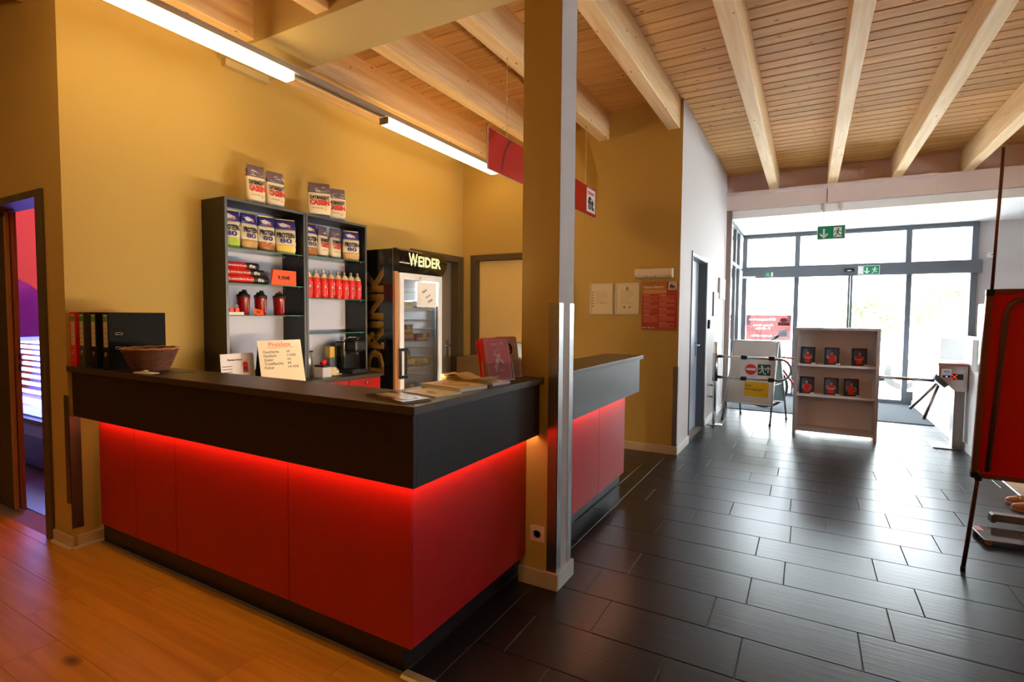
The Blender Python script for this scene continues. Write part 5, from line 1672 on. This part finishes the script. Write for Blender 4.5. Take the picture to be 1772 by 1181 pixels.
# white locker row on the low wall
lk = thing('locker_row', 'white row of open square lockers on the low wall', 'locker', (2.715, 5.77, 0.871))
LW = 0.32
MB().box(0, 0, 0, LW, 3.40, 0.02).build('bottom_board', soffit_paint, lk)
MB().box(0, 0, 0.30, LW, 3.40, 0.325).build('top_board', soffit_paint, lk)
MB().box(LW - 0.02, 0, 0.02, LW, 3.40, 0.30).build('back_board', soffit_paint, lk)
for a, b2 in ((0.0, 0.36), (1.55, 1.84), (3.11, 3.40)):
    MB().box(0, a, 0.02, LW - 0.02, b2, 0.30).build('divider', soffit_paint, lk)
gs = thing('glass_screen', 'upright glass screen on the end of the low wall', 'glass screen', (2.74, 5.45, 0.87))
MB().box(0, 0, 0, 0.008, 0.31, 0.70).build('pane', glass_clear, gs)
MB().box(-0.002, -0.006, 0, 0.010, 0.0, 0.70).build('pane_edge', green_edge, gs)
D2().lines(-.05, .10, .05, .26, 5, 0, 0, random.Random(8), 0.3).build('printed_lines', [M('pale_ink')], gs, (0, 0.2, 0.35), '-X')
t = thing('wall_vent', 'small grey vent plate low on the white wall behind the turnstile', 'vent', (2.714, 6.28, 0.16))
MB().box(-0.008, 0, 0, 0, 0.27, 0.27).build('plate', M('vent_grey', (0.45, 0.48, 0.50), 0.5), t, bevel=0.002)
MB().box(-0.010, 0.01, 0.20, -0.008, 0.26, 0.255).build('louvre', frame_grey, t)

# ------------------------------------------------------------------ red flip chart at right
fc = thing('flip_chart', 'red flip chart board on thin metal legs at the right edge', 'flip chart', (2.0, 2.35, 0))
k12 = 0.12
tl = Matrix.Rotation(math.atan(k12), 3, 'X')


def FP(x, z, off=0.0):
    return Vector((x, -k12 * z, z)) + tl @ Vector((0, off, 0))


BWd = 0.78
b = MB()
zc = 1.063
MB().obox(FP(BWd / 2, zc, 0.012), (BWd, 0.012, 1.0), tl).build('board', M('board_red', (0.80, 0.014, 0.008), 0.16), fc)
for (xx, zz, sx, sz) in ((0.012, zc, 0.026, 1.006), (BWd - 0.012, zc, 0.026, 1.006)):
    MB().obox(FP(xx, zz, 0.006), (sx, 0.026, sz), tl).build('board_frame', M('frame_copper', (0.26, 0.085, 0.05), 0.35, 0.5), fc, bevel=0.002)
for zz in (0.565, 1.561):
    MB().obox(FP(BWd / 2, zz, 0.006), (BWd, 0.026, 0.022), tl).build('board_frame', M('frame_copper'), fc, bevel=0.002)
for xx in (0.014, BWd - 0.014):
    for zz in (0.57, 1.555):
        MB().obox(FP(xx, zz, 0.005), (0.034, 0.032, 0.034), tl).build('corner_cap', black, fc, bevel=0.004)
pts = [FP(0.062, 0.60, -0.014), FP(0.080, 1.40, -0.014)]
for q in range(7):
    a = radians(180 - 15 * q)
    pts.append(FP(0.135 + 0.055 * cos(a), 1.43 + 0.09 * sin(a), -0.014))
pts += [FP(BWd - 0.14, 1.52, -0.014)]
for q in range(7):
    a = radians(90 - 15 * q)
    pts.append(FP(BWd - 0.135 + 0.055 * cos(a), 1.43 + 0.09 * sin(a), -0.014))
pts += [FP(BWd - 0.062, 0.60, -0.014)]
MB().tube(pts, 0.012, 10).build('rear_tube', M('rear_tube', (0.16, 0.07, 0.045), 0.35, 0.5), fc)
for xx in (0.03, BWd - 0.03):
    MB().tube([FP(xx - 0.03 if xx < .4 else xx + .03, 0.012), FP(xx, 0.55), FP(xx, 0.60)], 0.0105, 10).build('leg', M('leg_copper', (0.24, 0.10, 0.07), 0.3, 0.7), fc)
    MB().cyl(FP(xx - 0.03 if xx < .4 else xx + .03, 0.0), FP(xx - 0.0295 if xx < .4 else xx + .0295, 0.03), 0.0125, n=10).build('leg_tip', black, fc)
    MB().obox(FP(xx, 0.555, 0.0), (0.03, 0.03, 0.03), tl).build('leg_clamp', black, fc, bevel=0.004)
    MB().tube([FP(xx - 0.010, 1.56), FP(xx - 0.012, 2.27)], 0.0075, 8).build('paper_arm', M('leg_copper'), fc)
MB().tube([(BWd / 2, -0.15, 1.30), (BWd / 2, 0.45, 0.02)], 0.010, 8).build('rear_leg', M('leg_copper'), fc)

# scale-like stand with glass plate
st = thing('glass_stand', 'glass floor plate on castors with a steel foot bar', 'stand', (2.2, 2.84, 0), radians(4))
gp_ = MB().box(0.0, 0.0, 0.030, 0.42, 0.27, 0.040).build('glass_plate', M('plate_glass', (0.06, 0.05, 0.05), 0.08), st, bevel=0.003)
MB().box(0.0, -0.002, 0.031, 0.42, 0.0, 0.039).build('plate_edge', chrome, gp_)
MB().box(0.01, 0.17, 0.0402, 0.05, 0.26, 0.0412).box(0.25, 0.01, 0.0402, 0.29, 0.20, 0.0412).build('red_marks', M('mark_pink', (0.5, 0.08, 0.10), 0.3), gp_)
for x, y in ((0.03, 0.03), (0.03, 0.24), (0.39, 0.03), (0.39, 0.24)):
    MB().lathe([(0.014, 0), (0.017, 0.004), (0.017, 0.024), (0.010, 0.030), (0.0001, 0.030)], n=16).build('castor', leather, st, loc=(x, y, 0))
MB().prism([(0.0, 0.075), (0.0, 0.125), (0.012, 0.135), (0.62, 0.135), (0.62, 0.085), (0.03, 0.085), (0.02, 0.075)], 1, 0.20, 0.26).build('foot_bar', steel_dull, st, loc=(0.13, 0.12, -0.02), bevel=0.002)
MB().box(0.60, 0.32, 0.0, 0.66, 0.38, 0.75).build('upright', steel_dull, st, bevel=0.003)

# shoes of a person beyond the frame
for i, (x, y, rz, lab) in enumerate(((2.575, 3.955, radians(4), 'tan leather loafer, rear one, at the right edge'), (2.565, 3.79, radians(-6), 'tan leather loafer, front one, at the right edge'))):
    t = thing('loafer', lab, 'shoe', (x, y, 0), rz, 'pair of tan shoes')
    vs, fs = [], []
    prof = [(0.0, 0.012, 0.020), (0.02, 0.032, 0.034), (0.06, 0.044, 0.045), (0.11, 0.044, 0.060), (0.17, 0.036, 0.072), (0.23, 0.034, 0.078), (0.265, 0.022, 0.074)]
    nn_ = 12
    for (xx, hw, hh) in prof:
        for q in range(nn_):
            a = pi * q / (nn_ - 1)
            vs.append((xx, hw * cos(a), 0.012 + hh * sin(a) ** 0.7 if q not in (0, nn_ - 1) else 0.012))
    for a in range(len(prof) - 1):
        for q in range(nn_ - 1):
            fs.append((a * nn_ + q, a * nn_ + q + 1, (a + 1) * nn_ + q + 1, (a + 1) * nn_ + q))
        fs.append((a * nn_ + nn_ - 1, a * nn_, (a + 1) * nn_, (a + 1) * nn_ + nn_ - 1))
    fs += [tuple(range(nn_)), tuple(len(vs) - 1 - q for q in range(nn_))]
    MB().add(vs, fs, 0, True).build('upper', leather, t)
    sole = [(xx, hw + 0.004) for xx, hw, hh in prof] + [(xx, -hw - 0.004) for xx, hw, hh in prof[::-1]]
    MB().prism(sole, 2, 0.0, 0.013).build('sole', M('sole_tan', (0.55, 0.40, 0.26), 0.6), t)
    MB().tube([(0.07, -0.038, 0.045), (0.075, -0.02, 0.062), (0.075, 0.0, 0.066), (0.075, 0.02, 0.062), (0.07, 0.038, 0.045)], 0.003, 6).build('seam', M('sole_tan'), t)

# ------------------------------------------------------------------ exit signs
t = thing('exit_sign', 'hanging green exit sign with a down arrow and running figure', 'sign', (1.268, 7.36, 2.532))
MB().box(0, -0.013, 0, 0.345, 0.013, 0.196).build('housing', M('sign_rim', (0.62, 0.52, 0.50), 0.4), t, bevel=0.003)
d = D2().rect(-.162, -.088, .162, .088, 0)
arrow(d, -.088, 0, .16, 1, 1, False)
d.rect(.03, -.068, .128, .068, 1, 1)
runner(d, .080, -.01, .14, 2, 2, 1)
d.build('sign_face', [green_sign, white, M('sign_green')], t, (0.1725, -0.013, 0.098), '-Y')
for x in (0.07, 0.275):
    MB().cyl((x, 0, 0.196), (x, 0, 0.44), 0.0035, n=8).build('hanger_rod', steel_dull, t)
    MB().cyl((x, 0, 0.42), (x, 0, 0.513), 0.026, 0.029, 16).build('ceiling_cup', M('cup_pink', (0.66, 0.56, 0.52), 0.5), t)
MB().tube([(0.09, 0, 0.196), (0.097, 0, 0.27), (0.085, 0, 0.35), (0.08, 0, 0.43)], 0.002, 6).build('cable', black, t)
t = thing('escape_sign', 'green escape route sign stuck on the door beam', 'sign', (1.895, 9.118, 2.14))
MB().box(0, -0.004, 0, 0.30, 0, 0.15).build('plate', white, t)
d = D2().rect(-.068, -.068, .142, .068, 0).rect(-.142, -.068, -.076, .068, 1)
d.rect(-.132, -.058, -.086, .058, 1, 1)
d.rect(-.078, -.068, -.072, .068, 0)
arrow(d, -.025, 0, .12, 1, 1, False)
runner(d, .080, -.005, .12, 1, 1, 1)
for k in range(2):
    d.rect(-.142, -.068 + .13 * k, -.078, -.062 + .13 * k, 0, 1)
d.build('sign_face', [green_sign, white], t, (0.15, -0.004, 0.075), '-Y')
t = thing('escape_sign', 'tiny green escape sign at the left end of the door beam', 'sign', (0.50, 9.118, 2.15))
MB().box(0, -0.004, 0, 0.12, 0, 0.075).build('plate', white, t)
d = D2().rect(-.058, -.036, .03, .036, 0)
runner(d, -.02, -.003, .06, 1, 1, -1)
d.build('sign_face', [green_sign, white], t, (0.06, -0.004, 0.0375), '-Y')

# opening hours film on the glass, read from outside
t = thing('opening_hours_film', 'translucent red opening hours film on the left pane', 'window film', (0.19, 9.272, 1.0))


def outlines(s_, cx, cz, w, h):
    """mirrored outline loops of a line of lettering, fitted into w x h"""
    cu = bpy.data.curves.new('outline', 'FONT')
    cu.body = s_
    cu.resolution_u = 2
    tmp = bpy.data.objects.new('outline', cu)
    me = bpy.data.meshes.new_from_object(tmp)
    bpy.data.objects.remove(tmp)
    bpy.data.curves.remove(cu)
    b = bmesh.new()
    b.from_mesh(me)
    bmesh.ops.remove_doubles(b, verts=b.verts, dist=1e-5)
    xs = [v.co.x for v in b.verts]
    ys = [v.co.y for v in b.verts]
    x0, x1, y0, y1 = min(xs), max(xs), min(ys), max(ys)
    left = {e for e in b.edges if len(e.link_faces) == 1}
    loops = []
    while left:
        e = left.pop()
        st, v = e.verts[0], e.verts[1]
        lp = [st, v]
        while v is not st:
            nx = next((q for q in v.link_edges if q in left), None)
            if nx is None:
                break
            left.discard(nx)
            v = nx.other_vert(v)
            if v is not st:
                lp.append(v)
        loops.append([(cx - ((p.co.x - x0) / (x1 - x0) - 0.5) * w, cz + ((p.co.y - y0) / (y1 - y0) - 0.5) * h) for p in lp])
    b.free()
    bpy.data.meshes.remove(me)
    return [l for l in loops if len(l) > 2]


cv = bpy.data.curves.new('film', 'CURVE')
cv.dimensions = '2D'
cv.fill_mode = 'BOTH'
cv.extrude = 0.0008
loops = [[(0, 0), (0.74, 0), (0.74, 0.46), (0, 0.46)]]
for args in (('Öffnungszeiten', 0.27, 0.38, 0.44, 0.055), ('Montag - Freitag', 0.28, 0.27, 0.32, 0.035), ('7 - 23 Uhr', 0.28, 0.215, 0.24, 0.035), ('Sa + So 9 - 20 Uhr', 0.26, 0.08, 0.34, 0.03)):
    loops += outlines(*args)
loops.append([(0.53, 0.06), (0.70, 0.06), (0.70, 0.19), (0.53, 0.19)])
for lp in loops:
    sp = cv.splines.new('POLY')
    sp.points.add(len(lp) - 1)
    for i, p in enumerate(lp):
        sp.points[i].co = (p[0], p[1], 0, 1)
    sp.use_cyclic_u = True
tmp = bpy.data.objects.new('film', cv)
fm = bpy.data.meshes.new_from_object(tmp)
bpy.data.objects.remove(tmp)
fm.materials.clear()
fm.materials.append(red_film)
film = bpy.data.objects.new('film', fm)
COL.objects.link(film)
film.parent = t
film.rotation_euler = (radians(90), 0, 0)
MB().box(0.53, -0.002, 0.06, 0.70, 0.0, 0.19).build('logo_patch', glass('patch_film', (0.16, 0.15, 0.15), 0.3), t)
text(t, 'fit', glass('film_blue', (0.55, 0.65, 0.75), 0.2), (0.615, -0.003, 0.12), 0.12, 0.09, '-Y', mirror=True, bold=0.03)
D2().rect(-.09, .0, .09, .06, 0).disc(.0, .10, .06, 0, 0, .04).build('photo_patch', [glass('photo_film', (0.15, 0.125, 0.12), 0.3)], t, (0.62, 0.0, 0.27), '-Y')

# ------------------------------------------------------------------ bicycle inside the entrance
bk = thing('bicycle', 'bicycle parked crosswise behind the A-board and shelf', 'bicycle', (0.63, 7.62, 0.014), radians(3))
R_ = 0.335


def wheel(cx):
    w_ = MB().tube([(cx + R_ * cos(2 * pi * k / 48) * .95, 0, R_ + .95 * R_ * sin(2 * pi * k / 48)) for k in range(48)], 0.018, 10, closed=True).build('tyre', tyre, bk)
    MB().tube([(cx + 0.295 * cos(2 * pi * k / 40), 0, R_ + 0.295 * sin(2 * pi * k / 40)) for k in range(40)], 0.009, 8, closed=True).build('rim', alu, w_)
    b = MB()
    for k in range(24):
        a = 2 * pi * k / 24
        b.cyl((cx, 0.02 * (1 if k % 2 else -1), R_), (cx + 0.295 * cos(a), 0, R_ + 0.295 * sin(a)), 0.0012, n=4)
    b.build('spokes', chrome, w_)
    MB().cyl((cx, -0.04, R_), (cx, 0.04, R_), 0.02, n=14).build('hub', alu, w_)


wheel(0)
wheel(1.06)
rb = M('bike_paint', (0.35, 0.02, 0.02), 0.3)
MB().tube([(0, 0.0, R_), (0.14, 0, 0.70), (0.17, 0, 0.80)], 0.015, 10).build('fork', rb, bk)
MB().tube([(0.17, 0, 0.80), (0.15, 0, 0.74), (0.44, 0, 0.33), (0.47, 0, 0.28)], 0.019, 10).build('down_tube', rb, bk)
MB().tube([(0.17, 0, 0.80), (0.62, 0, 0.76)], 0.016, 10).build('top_tube', rb, bk)
MB().tube([(0.47, 0, 0.28), (0.64, 0, 0.90)], 0.016, 10).build('seat_tube', rb, bk)
MB().tube([(0.47, 0.0, 0.28), (0.76, 0.02, 0.30), (1.06, 0.03, R_)], 0.010, 8).build('chain_stay', rb, bk)
MB().tube([(0.62, 0.0, 0.76), (0.84, 0.02, 0.55), (1.06, 0.03, R_)], 0.010, 8).build('seat_stay', rb, bk)
MB().cyl((0.47, -0.04, 0.28), (0.47, -0.035, 0.28), 0.09, n=24).build('chainring', steel, bk)
MB().tube([(0.47, -0.05, 0.28), (0.56, -0.06, 0.14)], 0.009, 8).build('crank', steel, bk)
MB().tube([(0.17, 0, 0.80), (0.19, 0, 0.98), (0.10, 0, 1.03)], 0.014, 10).build('stem', alu, bk)
MB().tube([(0.10, -0.22, 1.08), (0.06, -0.15, 1.04), (0.09, -0.03, 1.03), (0.09, 0.03, 1.03), (0.06, 0.15, 1.04), (0.10, 0.22, 1.08)], 0.011, 8).build('handlebar', chrome, bk)
for s_ in (-1, 1):
    MB().tube([(0.075, s_ * 0.19, 1.06), (0.17, s_ * 0.27, 1.12)], 0.016, 10).build('grip', black, bk)
MB().prism([(0.50, 0.93), (0.54, 0.96), (0.72, 0.965), (0.78, 0.94), (0.70, 0.91)], 1, -0.07, 0.07).build('saddle', black, bk, bevel=0.02)
MB().tube([(0.56, 0.0, 0.31), (0.62, 0.16, 0.0)], 0.007, 8).build('kickstand', alu, bk)

# ------------------------------------------------------------------ solarium
sb = thing('sunbed', 'violet sunbed glowing blue behind the sliding door', 'sunbed', (-7.0, 0.55, 0))
BL = 2.4
bp_x = M('sunbed_shell', (0.10, 0.06, 0.35), 0.25)
MB().prism([(0.0, 0.02), (-0.02, 0.10), (0.0, 0.30), (0.06, 0.385), (0.8, 0.385), (0.85, 0.02)], 0, 0, BL).build('lower_shell', M('sunbed_base', (0.05, 0.07, 0.30), 0.3), sb, bevel=0.01)
MB().box(0.01, 0.04, 0.385, BL - 0.01, 0.82, 0.425).build('gap_trim', black, sb)
MB().box(0.05, 0.10, 0.425, BL - 0.05, 0.80, 0.44).build('lying_surface', glass_clear, sb)
for k in range(11):
    z = 0.47 + 0.068 * k
    yy = 0.62 - 0.30 * ((z - 0.85) / 0.42) ** 2
    MB().cyl((0.08, yy, z), (BL - 0.08, yy, z), 0.021, n=10).build('lamp_tube', sun_e if k < 9 else sun_w, sb)
MB().prism([(0.30, 0.44), (0.66, 0.52), (0.72, 0.85), (0.66, 1.18), (0.36, 1.28), (0.36, 1.30), (0.70, 1.22), (0.76, 0.85), (0.70, 0.48), (0.30, 0.42)], 0, 0.04, BL - 0.04).build('reflector', M('reflector', (0.6, 0.6, 0.75), 0.2, 0.8), sb)
lid = [(0.0, 1.22), (0.0, 1.80)] + [(0.25 + 1.5 * k / 10, 1.80 - 0.62 * (k / 10) ** 1.7) for k in range(11)] + [(1.55, 1.13), (1.30, 1.16), (1.0, 1.22)]
MB().prism(lid, 1, 0.02, 0.50).build('canopy', bp_x, sb, bevel=0.02)
MB().tube([(0.3, 0.015, 1.68), (0.7, 0.015, 1.60), (1.1, 0.015, 1.44), (1.45, 0.015, 1.24)], 0.006, 6).build('canopy_trim', M('trim_pink', (0.6, 0.3, 0.7), 0.3), sb)
t = thing('neon_lamp', 'pink neon lamp on the solarium ceiling', 'lamp', (-6.0, 2.6, 3.45))
MB().cyl((-1.2, 0, 0), (1.2, 0, 0), 0.03, n=12).build('tube', neon_pink, t)
MB().box(-1.25, -0.04, 0.035, 1.25, 0.04, 0.07).build('lamp_housing', white, t)

# ------------------------------------------------------------------ outdoors
gr = struct(MB().box(-30, 9.46, -0.20, 40, 60, -0.06).box(-30, -25, -0.20, -8.3, 9.46, -0.06).box(6.3, -25, -0.20, 40, 9.46, -0.06).build('ground', paving), 'pale paving outside the entrance', 'ground')
struct(MB().box(-12, 4.3, -0.06, -0.1, 5.0, 4.0).build('wall_outer', M('outer_render', (0.7, 0.7, 0.7), 0.8)), 'outer wall left of the entrance bay', 'wall')
# facade across the street
fa = thing('building', 'pale building across the street', 'building', (-14, 34, -0.06))
MB().box(0, 0, 0, 30, 8, 6).build('walls', M('facade', (0.72, 0.70, 0.68), 0.8), fa)
MB().prism([(-0.5, 6.0), (8.5, 6.0), (4.0, 8.6)], 0, -0.4, 30.4).build('roof', M('roof_grey', (0.35, 0.30, 0.29), 0.8), fa)
for k in range(9):
    for z in (0.9, 3.6):
        wn_ = MB().box(1.2 + k * 3.2, -0.06, z, 2.6 + k * 3.2, 0.02, z + 1.4).build('window', white, fa)
        MB().box(1.3 + k * 3.2, -0.08, z + .1, 2.5 + k * 3.2, -0.06, z + 1.3).build('pane', M('far_glass', (0.25, 0.30, 0.35), 0.1), wn_)
# parked pale car
car = thing('car', 'pale car parked outside the entrance', 'car', (2.1, 12.0, -0.06), radians(8))
side = [(0.0, 0.35), (0.05, 0.75), (0.9, 0.92), (1.45, 1.38), (2.9, 1.42), (3.6, 0.98), (4.15, 0.90), (4.25, 0.40), (3.9, 0.22), (0.3, 0.22)]
MB().prism(side, 1, 0, 1.7).build('car_body', M('car_white', (0.75, 0.76, 0.78), 0.25), car, bevel=0.05)
MB().prism([(1.02, 0.95), (1.5, 1.32), (2.15, 1.34), (2.15, 0.95)], 1, -0.01, 1.71).prism([(2.22, 0.95), (2.22, 1.34), (2.85, 1.34), (3.4, 0.97)], 1, -0.01, 1.71).build('side_windows', M('far_glass'), car)
for x in (0.85, 3.35):
    for y in (-0.02, 1.55):
        wl_ = MB().lathe([(0.12, 0), (0.31, 0.01), (0.32, 0.03), (0.32, 0.16), (0.31, 0.18), (0.0001, 0.18)], n=24).build('wheel', tyre, car, loc=(x, y + .17, 0.32), rot=(radians(90), 0, 0))
        MB().lathe([(0.0001, 0.0), (0.2, 0.0), (0.21, -0.01), (0.0001, -0.012)], n=20).build('hubcap', alu, car, loc=(x, y - 0.012 if y < 1 else y + .19, 0.32), rot=(radians(-90), 0, 0))
MB().box(-0.02, 0.15, 0.55, 0.03, 0.45, 0.68).box(-0.02, 1.25, 0.55, 0.03, 1.55, 0.68).build('headlights', chrome, car)
# shrubs
rs = random.Random(21)
for i, (x, y, s_) in enumerate(((2.9, 18.5, 1.0), (5.2, 19.5, 1.2))):
    t = thing('shrub', ['light green shrub across the paving, left one', 'light green shrub across the paving, right one'][i], 'shrub', (x, y, -0.06), group='shrubs outside the entrance')
    b = MB()
    for k in range(900):
        u, v = rs.uniform(0, 2 * pi), rs.uniform(-0.6, 1)
        rr_ = s_ * rs.uniform(0.75, 1.0)
        c = Vector((rr_ * cos(u) * sqrt(max(0, 1 - v * v)), rr_ * sin(u) * sqrt(max(0, 1 - v * v)), 1.1 * s_ + rr_ * v))
        q = Matrix.Rotation(rs.uniform(0, 6), 3, 'X') @ Matrix.Rotation(rs.uniform(0, 6), 3, 'Z')
        e = 0.09
        b.add([c + q @ Vector((-e, 0, 0)), c + q @ Vector((0, -e * .5, 0.01)), c + q @ Vector((e, 0, 0)), c + q @ Vector((0, e * .5, 0.01))], [(0, 1, 2, 3)])
    fo = b.build('foliage', foliage, t)
    fo['kind'] = 'stuff'
    MB().tube([(0, 0, 0), (0.03, 0, 0.5 * s_), (0, 0.02, 1.0 * s_)], [0.06, 0.05, 0.03], 8).build('stem', hair_brown, t)

# unused leftovers out of the way
for cu in list(bpy.data.curves):
    if cu.users == 0:
        bpy.data.curves.remove(cu)
